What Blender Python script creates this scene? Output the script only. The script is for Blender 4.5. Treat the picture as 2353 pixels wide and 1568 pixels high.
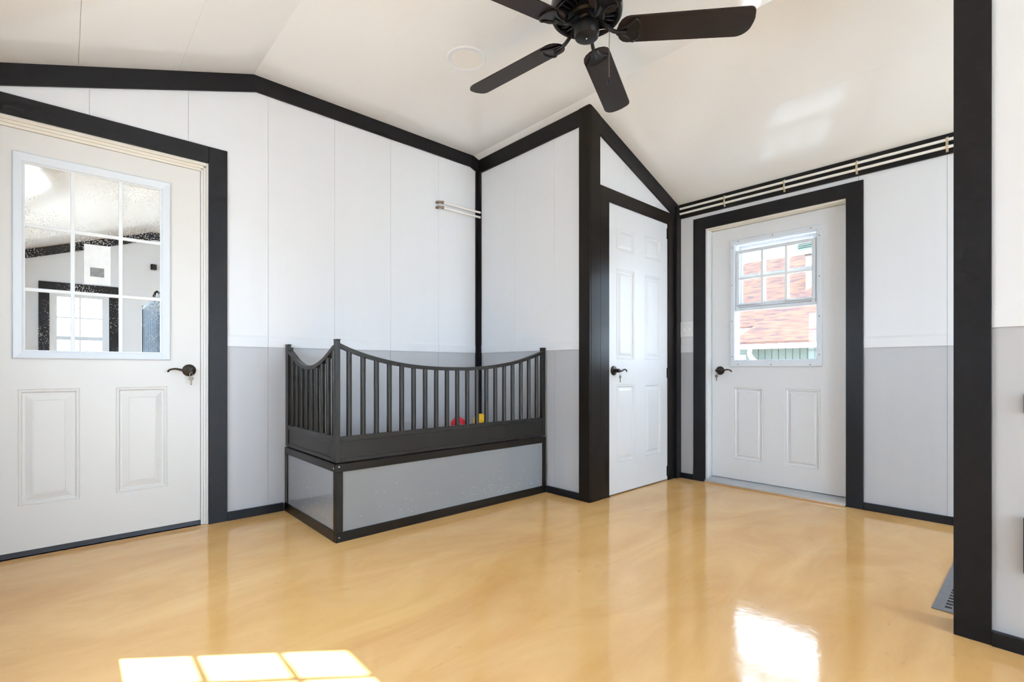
import bpy, bmesh, math, random
from mathutils import Vector, Matrix
random.seed(7)
for o in list(bpy.data.objects): bpy.data.objects.remove(o)
SC = bpy.context.scene
COL = SC.collection
R = math.radians

# ------------------------------------------------------------------ camera
cam = bpy.data.cameras.new('camera')
cam.sensor_width = 36.0
cam.lens = 1125.655 / 2353 * 36.0
cam.shift_y = 64.4 / 2353
cam.clip_start = 0.02
camo = bpy.data.objects.new('camera', cam)
COL.objects.link(camo)
camo.location = (0, -3.219, 0.8832)
camo.rotation_euler = (R(90), 0, R(-42.4046))
SC.camera = camo

# ------------------------------------------------------------------ world, sun, exposure
SKY_STRENGTH = 5.9
SUN_STRENGTH = 20.0
SC.view_settings.view_transform = 'Standard'
SC.view_settings.look = 'None'
SC.view_settings.gamma = 1.0
SC.view_settings.use_curve_mapping = False
SC.view_settings.exposure = 1.42
SC.cycles.use_denoising = True
SC.cycles.use_adaptive_sampling = True
SC.cycles.adaptive_threshold = 0.06
SC.cycles.adaptive_min_samples = 16
SC.cycles.max_bounces = 8
SC.cycles.diffuse_bounces = 6
SC.cycles.glossy_bounces = 4
SC.cycles.transparent_max_bounces = 16
SC.cycles.sample_clamp_indirect = 8.0
SC.cycles.caustics_reflective = False
SC.cycles.caustics_refractive = False

w = bpy.data.worlds.new('sky'); SC.world = w
w.use_nodes = True
bg = w.node_tree.nodes['Background']
bg.inputs[0].default_value = (0.67, 0.83, 1.0, 1)
bg.inputs[1].default_value = SKY_STRENGTH

sun = bpy.data.lights.new('sun', 'SUN')
sun.energy = SUN_STRENGTH; sun.angle = R(0.6); sun.color = (1.0, 0.95, 0.88)
suno = bpy.data.objects.new('sun', sun); COL.objects.link(suno)
EL = R(50.0)
sd = Vector((0.78 * math.cos(EL), -0.626 * math.cos(EL), -math.sin(EL)))
suno.rotation_euler = sd.to_track_quat('-Z', 'Y').to_euler()
suno.location = (-6, 6, 9)

# ------------------------------------------------------------------ materials
MATS = {}
def mat(name, col, rough=0.5, metal=0.0, spec=0.5, noise=None, bump=None, coat=0.0, stretch=(1, 1, 1)):
    """noise=(scale, amount, detail)   bump=(scale, strength, distance)"""
    m = bpy.data.materials.new(name); m.use_nodes = True
    nt = m.node_tree; b = nt.nodes['Principled BSDF']
    b.inputs['Base Color'].default_value = (*col, 1)
    b.inputs['Roughness'].default_value = rough
    b.inputs['Metallic'].default_value = metal
    b.inputs['Specular IOR Level'].default_value = spec
    if coat: b.inputs['Coat Weight'].default_value = coat; b.inputs['Coat Roughness'].default_value = 0.05
    if noise or bump:
        tc = nt.nodes.new('ShaderNodeTexCoord'); mp = nt.nodes.new('ShaderNodeMapping')
        mp.inputs['Scale'].default_value = stretch
        nt.links.new(tc.outputs['Object'], mp.inputs[0])
    if noise:
        n = nt.nodes.new('ShaderNodeTexNoise'); n.inputs['Scale'].default_value = noise[0]
        n.inputs['Detail'].default_value = noise[2] if len(noise) > 2 else 3
        nt.links.new(mp.outputs[0], n.inputs['Vector'])
        mx = nt.nodes.new('ShaderNodeMix'); mx.data_type = 'RGBA'
        a = noise[1]
        mx.inputs['A'].default_value = (*[c * (1 - a) for c in col], 1)
        mx.inputs['B'].default_value = (*[min(1, c * (1 + a)) for c in col], 1)
        nt.links.new(n.outputs['Fac'], mx.inputs['Factor'])
        nt.links.new(mx.outputs['Result'], b.inputs['Base Color'])
    if bump:
        n2 = nt.nodes.new('ShaderNodeTexNoise'); n2.inputs['Scale'].default_value = bump[0]
        n2.inputs['Detail'].default_value = 3
        nt.links.new(mp.outputs[0], n2.inputs['Vector'])
        bp = nt.nodes.new('ShaderNodeBump'); bp.inputs['Strength'].default_value = bump[1]
        bp.inputs['Distance'].default_value = bump[2]
        nt.links.new(n2.outputs['Fac'], bp.inputs['Height'])
        nt.links.new(bp.outputs[0], b.inputs['Normal'])
    MATS[name] = m
    return m

M_white = mat('white_panel', (0.68, 0.70, 0.735), 0.33, spec=0.45, noise=(3.0, 0.018, 4), stretch=(6, 6, 0.5))
M_grey = mat('grey_panel', (0.455, 0.465, 0.49), 0.36, spec=0.45, noise=(3.0, 0.03, 4), stretch=(6, 6, 0.5))
M_ceil = mat('ceiling_panel', (0.80, 0.805, 0.80), 0.09, spec=0.5, noise=(1.2, 0.02, 4))
M_black = mat('black_trim', (0.012, 0.012, 0.0145), 0.36, spec=0.2, noise=(40, 0.25, 3), bump=(60, 0.06, 0.002))
M_bwood = mat('black_wood', (0.012, 0.0095, 0.008), 0.3, spec=0.2, noise=(30, 0.3, 4), bump=(40, 0.12, 0.002), stretch=(4, 4, 0.4))
M_boxtrim = mat('dark_brown_paint', (0.011, 0.0085, 0.0065), 0.32, spec=0.3, noise=(25, 0.3, 3), bump=(50, 0.08, 0.002))
M_metalblk = mat('hammered_black_metal', (0.020, 0.018, 0.016), 0.34, metal=0.15, spec=0.4, noise=(90, 0.35, 2), bump=(120, 0.15, 0.001))
M_boxpanel = mat('glossy_grey_panel', (0.225, 0.237, 0.253), 0.07, spec=0.6, noise=(2, 0.03))
M_doorw = mat('door_warm_white', (0.65, 0.647, 0.635), 0.38, spec=0.4, noise=(2.0, 0.012))
M_doorc = mat('door_cool_white', (0.65, 0.665, 0.69), 0.38, spec=0.4, noise=(30, 0.02, 5), bump=(30, 0.12, 0.0015), stretch=(3, 3, 0.25))
M_jamb = mat('cream_jamb', (0.72, 0.685, 0.61), 0.4, spec=0.4, noise=(4, 0.02))
M_vinyl = mat('cool_white_vinyl', (0.62, 0.67, 0.73), 0.35, spec=0.45, noise=(4, 0.012))
M_vinylm = mat('muntin_white', (0.72, 0.75, 0.78), 0.35, spec=0.45, noise=(4, 0.012))
M_pipe = mat('white_pex', (0.80, 0.79, 0.75), 0.4, noise=(10, 0.03))
M_clip = mat('beige_clip', (0.56, 0.47, 0.30), 0.45, noise=(20, 0.08))
M_screw = mat('dark_screw', (0.06, 0.05, 0.05), 0.4, metal=0.6, noise=(50, 0.1))
M_steel = mat('steel', (0.55, 0.55, 0.55), 0.28, metal=1.0, noise=(60, 0.1))
M_alu = mat('aluminium_sill', (0.62, 0.64, 0.66), 0.3, metal=0.9, noise=(30, 0.08), stretch=(1, 8, 8))
M_bronze = mat('oil_rubbed_bronze', (0.035, 0.026, 0.022), 0.28, metal=0.7, noise=(40, 0.4))
M_key = mat('nickel_key', (0.20, 0.165, 0.13), 0.4, metal=0.6, noise=(60, 0.1))
M_brass = mat('bronze_fitting', (0.30, 0.24, 0.20), 0.35, metal=0.8, noise=(60, 0.2))
M_red = mat('red_rubber', (0.65, 0.010, 0.03), 0.35, noise=(12, 0.06))
M_yel = mat('yellow_rubber', (0.95, 0.57, 0.008), 0.35, noise=(12, 0.05))
M_fan = mat('fan_black_metal', (0.010, 0.010, 0.012), 0.3, metal=0.2, spec=0.4, noise=(60, 0.2))
M_blade = mat('blade_dark_walnut', (0.016, 0.0105, 0.0095), 0.42, spec=0.3, noise=(14, 0.5, 6), bump=(25, 0.1, 0.001), stretch=(0.5, 6, 6))
M_plate = mat('switch_white', (0.78, 0.80, 0.81), 0.3, noise=(8, 0.01))
M_drain = mat('grey_cast_drain', (0.20, 0.20, 0.215), 0.45, metal=0.3, noise=(40, 0.2), bump=(80, 0.15, 0.001))
M_hole_shade = mat('hole_shade', (0.01, 0.01, 0.012), 0.6, noise=(10, 0.1))  # near-black colour standing in for the shade below the grate
M_mat = mat('grey_bedding', (0.42, 0.41, 0.40), 0.8, noise=(30, 0.1), bump=(120, 0.2, 0.002))
M_lens = mat('light_lens', (0.80, 0.785, 0.75), 0.3, noise=(5, 0.01))
M_ring = mat('light_ring', (0.74, 0.765, 0.80), 0.3, noise=(5, 0.01))
M_kennel = mat('galvanised_bar', (0.06, 0.063, 0.072), 0.4, metal=0.3, noise=(30, 0.2))
M_ext = mat('exterior_wall', (0.55, 0.55, 0.53), 0.7, noise=(6, 0.05))
M_siding = mat('sage_siding', (0.074, 0.086, 0.076), 0.6, spec=0.0, noise=(4, 0.05))
M_gutter = mat('white_gutter', (0.72, 0.74, 0.76), 0.4, noise=(3, 0.03))
M_chim = mat('tan_chimney', (0.125, 0.105, 0.09), 0.8, spec=0.0, noise=(8, 0.12))
M_green = mat('pale_green_louvre', (0.20, 0.26, 0.22), 0.6, noise=(8, 0.15))
M_bounce_ground = mat('pale_bounce_ground', (0.46, 0.45, 0.435), 0.9, noise=(5, 0.2), bump=(60, 0.4, 0.02))  # pale tone chosen to bounce daylight up onto the ceiling
M_strip = mat('weather_strip', (0.035, 0.038, 0.045), 0.35, metal=0.5, noise=(30, 0.2))
M_tanw = mat('tan_wood_strip', (0.52, 0.30, 0.13), 0.4, noise=(20, 0.15), stretch=(6, 1, 1))

def floor_material():
    m = bpy.data.materials.new('tan_epoxy_floor'); m.use_nodes = True
    nt = m.node_tree; b = nt.nodes['Principled BSDF']
    tc = nt.nodes.new('ShaderNodeTexCoord')
    def noise(sc, det, dist=0.0, rough=0.55, vec=None):
        n = nt.nodes.new('ShaderNodeTexNoise'); n.inputs['Scale'].default_value = sc
        n.inputs['Detail'].default_value = det; n.inputs['Distortion'].default_value = dist
        n.inputs['Roughness'].default_value = rough
        nt.links.new(vec or tc.outputs['Object'], n.inputs['Vector']); return n
    mp = nt.nodes.new('ShaderNodeMapping'); mp.inputs['Rotation'].default_value = (0, 0, R(35)); mp.inputs['Scale'].default_value = (1, 2.6, 1)
    nt.links.new(tc.outputs['Object'], mp.inputs[0])
    n1 = noise(1.3, 6, 0.8, 0.6, mp.outputs[0])
    cr = nt.nodes.new('ShaderNodeValToRGB')
    cr.color_ramp.elements[0].position = 0.30; cr.color_ramp.elements[0].color = (0.65, 0.355, 0.12, 1)
    cr.color_ramp.elements[1].position = 0.72; cr.color_ramp.elements[1].color = (0.79, 0.495, 0.205, 1)
    nt.links.new(n1.outputs['Fac'], cr.inputs[0])
    # small dark scuffs
    n2 = noise(9.0, 8, 1.2, 0.7, mp.outputs[0])
    c2 = nt.nodes.new('ShaderNodeValToRGB')
    c2.color_ramp.elements[0].position = 0.27; c2.color_ramp.elements[0].color = (0.80, 0.76, 0.72, 1)
    c2.color_ramp.elements[1].position = 0.38; c2.color_ramp.elements[1].color = (1, 1, 1, 1)
    nt.links.new(n2.outputs['Fac'], c2.inputs[0])
    mx = nt.nodes.new('ShaderNodeMix'); mx.data_type = 'RGBA'; mx.blend_type = 'MULTIPLY'; mx.inputs['Factor'].default_value = 0.8
    nt.links.new(cr.outputs[0], mx.inputs['A']); nt.links.new(c2.outputs[0], mx.inputs['B'])
    nt.links.new(mx.outputs['Result'], b.inputs['Base Color'])
    b.inputs['Roughness'].default_value = 0.10
    b.inputs['Specular IOR Level'].default_value = 0.5
    n3 = noise(5.0, 3, 0.3); n4 = noise(45.0, 2)
    ad = nt.nodes.new('ShaderNodeMath'); ad.operation = 'MULTIPLY_ADD'; ad.inputs[1].default_value = 0.10
    nt.links.new(n4.outputs['Fac'], ad.inputs[0]); nt.links.new(n3.outputs['Fac'], ad.inputs[2])
    bp = nt.nodes.new('ShaderNodeBump'); bp.inputs['Strength'].default_value = 0.12; bp.inputs['Distance'].default_value = 0.012
    nt.links.new(ad.outputs[0], bp.inputs['Height']); nt.links.new(bp.outputs[0], b.inputs['Normal'])
    return m
M_floor = floor_material()

def glass_material(name, specks=False, tint=(0.97, 0.985, 0.99)):
    m = bpy.data.materials.new(name); m.use_nodes = True
    nt = m.node_tree; nt.nodes.remove(nt.nodes['Principled BSDF'])
    out = nt.nodes['Material Output']
    tr = nt.nodes.new('ShaderNodeBsdfTransparent'); tr.inputs[0].default_value = (*tint, 1)
    gl = nt.nodes.new('ShaderNodeBsdfGlossy'); gl.inputs['Roughness'].default_value = 0.01
    lw = nt.nodes.new('ShaderNodeLayerWeight'); lw.inputs[0].default_value = 0.5
    pw = nt.nodes.new('ShaderNodeMath'); pw.operation = 'POWER'; pw.inputs[1].default_value = 5.0
    nt.links.new(lw.outputs['Facing'], pw.inputs[0])
    fr = nt.nodes.new('ShaderNodeMath'); fr.operation = 'MULTIPLY_ADD'; fr.inputs[1].default_value = 0.5; fr.inputs[2].default_value = 0.014
    nt.links.new(pw.outputs[0], fr.inputs[0])
    mx = nt.nodes.new('ShaderNodeMixShader')
    nt.links.new(fr.outputs[0], mx.inputs[0]); nt.links.new(tr.outputs[0], mx.inputs[1]); nt.links.new(gl.outputs[0], mx.inputs[2])
    last = mx
    if specks:      # dried water drops on the pane
        tc = nt.nodes.new('ShaderNodeTexCoord')
        vo = nt.nodes.new('ShaderNodeTexVoronoi'); vo.inputs['Scale'].default_value = 130
        nt.links.new(tc.outputs['Object'], vo.inputs['Vector'])
        no = nt.nodes.new('ShaderNodeTexNoise'); no.inputs['Scale'].default_value = 7
        nt.links.new(tc.outputs['Object'], no.inputs['Vector'])
        lt = nt.nodes.new('ShaderNodeMath'); lt.operation = 'MULTIPLY_ADD'; lt.inputs[1].default_value = 0.9; lt.inputs[2].default_value = -0.28
        nt.links.new(no.outputs['Fac'], lt.inputs[0])
        cmpn = nt.nodes.new('ShaderNodeMath'); cmpn.operation = 'LESS_THAN'
        nt.links.new(vo.outputs['Distance'], cmpn.inputs[0]); nt.links.new(lt.outputs[0], cmpn.inputs[1])
        sc = nt.nodes.new('ShaderNodeMath'); sc.operation = 'MULTIPLY'; sc.inputs[1].default_value = 0.7
        nt.links.new(cmpn.outputs[0], sc.inputs[0])
        df = nt.nodes.new('ShaderNodeBsdfTranslucent'); df.inputs[0].default_value = (0.85, 0.92, 0.95, 1)
        m2 = nt.nodes.new('ShaderNodeMixShader')
        nt.links.new(sc.outputs[0], m2.inputs[0]); nt.links.new(mx.outputs[0], m2.inputs[1]); nt.links.new(df.outputs[0], m2.inputs[2])
        last = m2
    nt.links.new(last.outputs[0], out.inputs[0])
    return m
M_glass = glass_material('clear_glass')
M_glassd = glass_material('spotted_glass', True, (0.90, 0.955, 1.0))

def sticker_material():
    m = bpy.data.materials.new('translucent_paper'); m.use_nodes = True
    nt = m.node_tree; nt.nodes.remove(nt.nodes['Principled BSDF']); out = nt.nodes['Material Output']
    tr = nt.nodes.new('ShaderNodeBsdfTransparent'); df = nt.nodes.new('ShaderNodeBsdfDiffuse'); tl = nt.nodes.new('ShaderNodeBsdfTranslucent')
    tc = nt.nodes.new('ShaderNodeTexCoord'); no = nt.nodes.new('ShaderNodeTexNoise'); no.inputs['Scale'].default_value = 25
    nt.links.new(tc.outputs['Object'], no.inputs['Vector'])
    cr = nt.nodes.new('ShaderNodeValToRGB'); cr.color_ramp.elements[0].color = (0.75, 0.78, 0.8, 1); cr.color_ramp.elements[1].color = (0.95, 0.95, 0.95, 1)
    nt.links.new(no.outputs['Fac'], cr.inputs[0])
    nt.links.new(cr.outputs[0], df.inputs[0]); nt.links.new(cr.outputs[0], tl.inputs[0])
    a = nt.nodes.new('ShaderNodeAddShader'); nt.links.new(df.outputs[0], a.inputs[0]); nt.links.new(tl.outputs[0], a.inputs[1])
    mx = nt.nodes.new('ShaderNodeMixShader'); mx.inputs[0].default_value = 0.72
    nt.links.new(tr.outputs[0], mx.inputs[1]); nt.links.new(df.outputs[0], mx.inputs[2])
    nt.links.new(mx.outputs[0], out.inputs[0])
    return m
M_paper = sticker_material()
M_print = mat('grey_print', (0.22, 0.22, 0.23), 0.7, noise=(60, 0.4))

def shingle_material():
    m = bpy.data.materials.new('brown_shingles'); m.use_nodes = True
    nt = m.node_tree; b = nt.nodes['Principled BSDF']; b.inputs['Roughness'].default_value = 0.9; b.inputs['Specular IOR Level'].default_value = 0.0
    tc = nt.nodes.new('ShaderNodeTexCoord'); mp = nt.nodes.new('ShaderNodeMapping'); mp.inputs['Scale'].default_value = (9, 2.6, 9)
    nt.links.new(tc.outputs['Object'], mp.inputs[0])
    n = nt.nodes.new('ShaderNodeTexNoise'); n.inputs['Scale'].default_value = 1.0; n.inputs['Detail'].default_value = 3
    nt.links.new(mp.outputs[0], n.inputs['Vector'])
    cr = nt.nodes.new('ShaderNodeValToRGB')
    e = cr.color_ramp.elements
    e[0].position = 0.34; e[0].color = (0.030, 0.023, 0.026, 1)
    e[1].position = 0.70; e[1].color = (0.059, 0.038, 0.029, 1)
    k = e.new(0.5); k.color = (0.047, 0.030, 0.026, 1)
    nt.links.new(n.outputs['Fac'], cr.inputs[0]); nt.links.new(cr.outputs[0], b.inputs['Base Color'])
    return m
M_shingle = shingle_material()

# ------------------------------------------------------------------ helpers
def setp(o, label=None, cat=None, kind=None, group=None):
    if label: o['label'] = label
    if cat: o['category'] = cat
    if kind: o['kind'] = kind
    if group: o['group'] = group
    return o

def link(name, me, m, parent=None):
    o = bpy.data.objects.new(name, me); COL.objects.link(o)
    if m and not me.materials: me.materials.append(m)
    if parent is not None:
        o.parent = parent
        o.matrix_parent_inverse = Matrix.Translation(-world_loc(parent))
    return o

def world_loc(o):
    return Vector(o.location)      # every parent used here stays unrotated; meshes are in world coordinates

def empty(name, loc, label=None, cat=None, kind=None, group=None, parent=None):
    o = bpy.data.objects.new(name, None); COL.objects.link(o); o.empty_display_size = 0.05
    o.location = loc
    return setp(o, label, cat, kind, group)

def finish(bm, name, m, parent=None, bevel=0.0, smooth=False):
    bmesh.ops.remove_doubles(bm, verts=bm.verts, dist=1e-6)
    bmesh.ops.recalc_face_normals(bm, faces=bm.faces)
    if bevel:
        es = [e for e in bm.edges if len(e.link_faces) == 2 and e.calc_face_angle(0) > 0.5]
        bmesh.ops.bevel(bm, geom=es, offset=bevel, segments=1, affect='EDGES', clamp_overlap=True)
    me = bpy.data.meshes.new(name)
    bm.to_mesh(me); bm.free()
    if smooth:
        me.polygons.foreach_set('use_smooth', [True] * len(me.polygons))
        me.set_sharp_from_angle(angle=R(38))
    return link(name, me, m, parent)

def b_box(bm, p0, p1):
    x0, x1 = sorted((p0[0], p1[0])); y0, y1 = sorted((p0[1], p1[1])); z0, z1 = sorted((p0[2], p1[2]))
    v = [bm.verts.new(c) for c in ((x0,y0,z0),(x1,y0,z0),(x1,y1,z0),(x0,y1,z0),(x0,y0,z1),(x1,y0,z1),(x1,y1,z1),(x0,y1,z1))]
    for f in ((0,3,2,1),(4,5,6,7),(0,1,5,4),(1,2,6,5),(2,3,7,6),(3,0,4,7)): bm.faces.new([v[i] for i in f])

def box(name, p0, p1, m, parent=None, bevel=0.0):
    bm = bmesh.new(); b_box(bm, p0, p1)
    return finish(bm, name, m, parent, bevel)

def boxes(name, lst, m, parent=None, bevel=0.0):
    bm = bmesh.new()
    for p0, p1 in lst: b_box(bm, p0, p1)
    me_b = bevel
    return finish(bm, name, m, parent, me_b)

def b_prism(bm, pts3, off):
    off = Vector(off)
    a = [bm.verts.new(p) for p in pts3]; b = [bm.verts.new(Vector(p) + off) for p in pts3]
    bm.faces.new(a); bm.faces.new(list(reversed(b)))
    n = len(a)
    for i in range(n): bm.faces.new((a[i], b[i], b[(i+1) % n], a[(i+1) % n]))

def prism(name, pts3, off, m, parent=None, bevel=0.0):
    bm = bmesh.new(); b_prism(bm, pts3, off)
    return finish(bm, name, m, parent, bevel)

def b_tube(bm, pts, rad, seg=10, cap=True):
    pts = [Vector(p) for p in pts]
    rads = rad if isinstance(rad, (list, tuple)) else [rad] * len(pts)
    t0 = (pts[1] - pts[0]).normalized()
    ref = Vector((0, 0, 1)) if abs(t0.z) < 0.9 else Vector((1, 0, 0))
    nrm = t0.cross(ref).normalized()
    rings = []
    for i, p in enumerate(pts):
        t = (pts[min(i+1, len(pts)-1)] - pts[max(i-1, 0)]).normalized()
        nrm = (nrm - t * nrm.dot(t)).normalized(); bi = t.cross(nrm)
        rings.append([bm.verts.new(p + (nrm * math.cos(2*math.pi*k/seg) + bi * math.sin(2*math.pi*k/seg)) * rads[i]) for k in range(seg)])
    for i in range(len(rings) - 1):
        for k in range(seg): bm.faces.new((rings[i][k], rings[i][(k+1) % seg], rings[i+1][(k+1) % seg], rings[i+1][k]))
    if cap: bm.faces.new(list(reversed(rings[0]))); bm.faces.new(rings[-1])

def tube(name, pts, rad, m, parent=None, seg=10):
    bm = bmesh.new(); b_tube(bm, pts, rad, seg)
    return finish(bm, name, m, parent, smooth=True)

def b_lathe(bm, prof, origin, axis=(0, 0, 1), seg=32):
    axis = Vector(axis).normalized(); ref = Vector((1, 0, 0)) if abs(axis.x) < 0.9 else Vector((0, 0, 1))
    u = axis.cross(ref).normalized(); v = axis.cross(u); o = Vector(origin)
    rings = []
    for r, h in prof:
        if r < 1e-6: rings.append([bm.verts.new(o + axis * h)])
        else: rings.append([bm.verts.new(o + axis*h + (u*math.cos(2*math.pi*k/seg) + v*math.sin(2*math.pi*k/seg))*r) for k in range(seg)])
    for a, b in zip(rings, rings[1:]):
        for k in range(seg):
            k2 = (k+1) % seg
            if len(a) == 1 and len(b) == 1: continue
            if len(a) == 1: bm.faces.new((a[0], b[k], b[k2]))
            elif len(b) == 1: bm.faces.new((a[k], a[k2], b[0]))
            else: bm.faces.new((a[k], a[k2], b[k2], b[k]))

def lathe(name, prof, origin, m, parent=None, axis=(0, 0, 1), seg=32):
    bm = bmesh.new(); b_lathe(bm, prof, origin, axis, seg)
    return finish(bm, name, m, parent, smooth=True)

class Frame:
    """wall frame: u along the wall, d out into the room, z up"""
    def __init__(s, o, U, O): s.o = Vector(o); s.U = Vector(U); s.O = Vector(O)
    def p(s, u, d, z): return s.o + s.U * u + s.O * d + Vector((0, 0, z))
    def box(s, name, u0, u1, d0, d1, z0, z1, m, parent=None, bevel=0.0):
        return box(name, s.p(u0, d0, z0), s.p(u1, d1, z1), m, parent, bevel)
    def bb(s, bm, u0, u1, d0, d1, z0, z1): b_box(bm, s.p(u0, d0, z0), s.p(u1, d1, z1))
FA = lambda y: Frame((0, y, 0), (1, 0, 0), (0, -1, 0))        # walls seen facing +y
FD = lambda x: Frame((x, 0, 0), (0, -1, 0), (-1, 0, 0))       # walls seen facing +x ; u = -y

# ------------------------------------------------------------------ room dimensions
XL, XR = -0.45, 3.703
YB, YF = -5.8, 4.6
XB, YC, XE = 2.558, -1.177, 2.19
ZW = 1.017
EAVE = 2.196; TOP = 2.652; C1 = 0.838; C2 = 2.505
SL = (TOP - EAVE) / (C1 - XL); SR = 0.362
def ceil_z(x):
    if x < C1: return TOP - (C1 - x) * SL
    if x > C2: return TOP - (x - C2) * SR
    return TOP
SEAM = 0.4155

# ------------------------------------------------------------------ floor and ceiling
fl = box('floor', (XL - 0.15, YB - 0.15, -0.12), (XR + 0.15, YF + 0.15, 0), M_floor)
setp(fl, 'glossy tan epoxy floor running through the whole room', 'floor', 'structure')
def ceil_pts(y): return [(XL-.15, y, ceil_z(XL-.15)), (C1, y, TOP), (C2, y, TOP), (XR+.15, y, ceil_z(XR+.15)), (XR+.15, y, 2.95), (XL-.15, y, 2.95)]
ce = prism('ceiling', [(x, y, z + 0.012) for x, y, z in ceil_pts(YB - 0.15)], (0, YF - YB + 0.3, 0), M_ceil)
setp(ce, 'white panelled ceiling, flat in the middle and sloping down both sides', 'ceiling', 'structure')
def ceil_panel(x0, x1, g0, g1):
    a, b = x0 + g0, x1 - g1
    prism('ceiling_panel', [(a, YB, ceil_z(a)), (b, YB, ceil_z(b)), (b, YB, ceil_z(b) + .0125), (a, YB, ceil_z(a) + .0125)], (0, YF - YB, 0), M_ceil, ce)
for x0, x1, g0, g1 in ((XL, -0.361, 0, .0005), (-0.361, 0.05, .0005, .0006), (0.05, 0.462, .0006, .0002), (0.462, C1, .0002, 0), (C1, 1.67, 0, .0002), (1.67, C2, .0002, 0), (C2, 3.10, 0, .0002), (3.10, XR, .0002, 0)):
    ceil_panel(x0, x1, g0, g1)

# ------------------------------------------------------------------ walls
WF = 0.008   # wall face stands this far behind the trim datum
def wall_panels(wall, fr, seams, ztop, openings, d_up=0.0, d_lo=-0.004, strip=True, zlow=0.0):
    """white upper and grey lower sheets between seams; openings = (u0,u1,z0,z1)"""
    def cuts(u0, u1, z0, zt, m, name, d):
        # split [u0,u1] at opening edges so each sheet is a clean polygon
        us = {u0, u1}
        for a, b, c, e in openings:
            for q in (a, b):
                if u0 < q < u1: us.add(q)
        us = sorted(us)
        bm = bmesh.new()
        for a, b in zip(us, us[1:]):
            segs = [(z0, None)]
            for oa, ob, oc, oe in openings:
                if oa <= a + 1e-6 and ob >= b - 1e-6:
                    new = []
                    for s0, s1 in segs:
                        top = s1 if s1 is not None else 1e9
                        if oe <= s0 or oc >= top: new.append((s0, s1)); continue
                        if oc > s0: new.append((s0, oc))
                        if oe < top: new.append((oe, s1))
                    segs = new
            for s0, s1 in segs:
                ca, cb = zt(a), zt(b)
                ta, tb = (ca if s1 is None else min(s1, ca)), (cb if s1 is None else min(s1, cb))
                if ta <= s0 + 1e-4 and tb <= s0 + 1e-4: continue
                b_prism(bm, [fr.p(a, d - .008, s0), fr.p(b, d - .008, s0), fr.p(b, d - .008, max(tb, s0)), fr.p(a, d - .008, max(ta, s0))], fr.O * .008)
        if len(bm.verts): finish(bm, name, m, wall)
        else: bm.free()
    for s0, s1 in zip(seams, seams[1:]):
        g = 0.0006
        # break upper sheets at roof creases so their top edge follows the ceiling
        cuts(s0 + g, s1 - g, ZW + 0.02, ztop, M_white, 'wall_panel', d_up)
        cuts(s0 + g, s1 - g, zlow, lambda u: ZW + 0.02, M_grey, 'wainscot_panel', d_lo)
        if strip:
            us = [(s0 + g, s1 - g)]
            for oa, ob, oc, oe in openings:
                if oc < ZW < oe:
                    nu = []
                    for a, b in us:
                        if ob <= a or oa >= b: nu.append((a, b)); continue
                        if oa > a: nu.append((a, oa))
                        if ob < b: nu.append((ob, b))
                    us = nu
            for a, b in us:
                if b - a > .004:
                    bm = bmesh.new()
                    b_prism(bm, [fr.p(a, d_up, ZW), fr.p(a, d_up + .003, ZW), fr.p(a, d_up + .003, ZW + .055), fr.p(a, d_up, ZW + .07)], fr.U * (b - a))
                    finish(bm, 'joint_strip', M_white, wall)

def gridwall(name, fr, u0, u1, d0, d1, ztop, openings, m, label):
    """backing wall mesh with rectangular openings; ztop(u)"""
    us = sorted({u0, u1} | {q for o in openings for q in o[:2] if u0 < q < u1} | {q for q in (C1, C2) if u0 < q < u1 and abs(fr.U.x) > .5})
    bm = bmesh.new()
    for a, b in zip(us, us[1:]):
        segs = [(-0.05, None)]
        for oa, ob, oc, oe in openings:
            if oa <= a + 1e-6 and ob >= b - 1e-6:
                new = []
                for s0, s1 in segs:
                    top = s1 if s1 is not None else 1e9
                    if oe <= s0 or oc >= top: new.append((s0, s1)); continue
                    if oc > s0: new.append((s0, oc))
                    if oe < top: new.append((oe, s1))
                segs = new
        for s0, s1 in segs:
            ta = ztop(a) if s1 is None else s1; tb = ztop(b) if s1 is None else s1
            b_prism(bm, [fr.p(a, d1, s0), fr.p(b, d1, s0), fr.p(b, d1, tb), fr.p(a, d1, ta)], fr.O * (d0 - d1))
    o = finish(bm, name, m)
    return setp(o, label, 'wall', 'structure')

# front wall (with the half-glass door), runs the full width; closet lies behind x>XB
D1 = (-0.39, 0.605, 0.0, 2.053)          # door 1 opening
frA = FA(WF)
wA = gridwall('wall_front', frA, XL - .15, XR + .15, -0.10, -0.009, lambda u: ceil_z(u) + .02, [D1], M_white, 'white and grey panelled wall behind the half-glass door and the railed pet bed')
seamsA = [XL, -0.324, 0.091, 0.508, C1, 0.922, 1.337, 1.752, 2.167, C2, XB]
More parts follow.
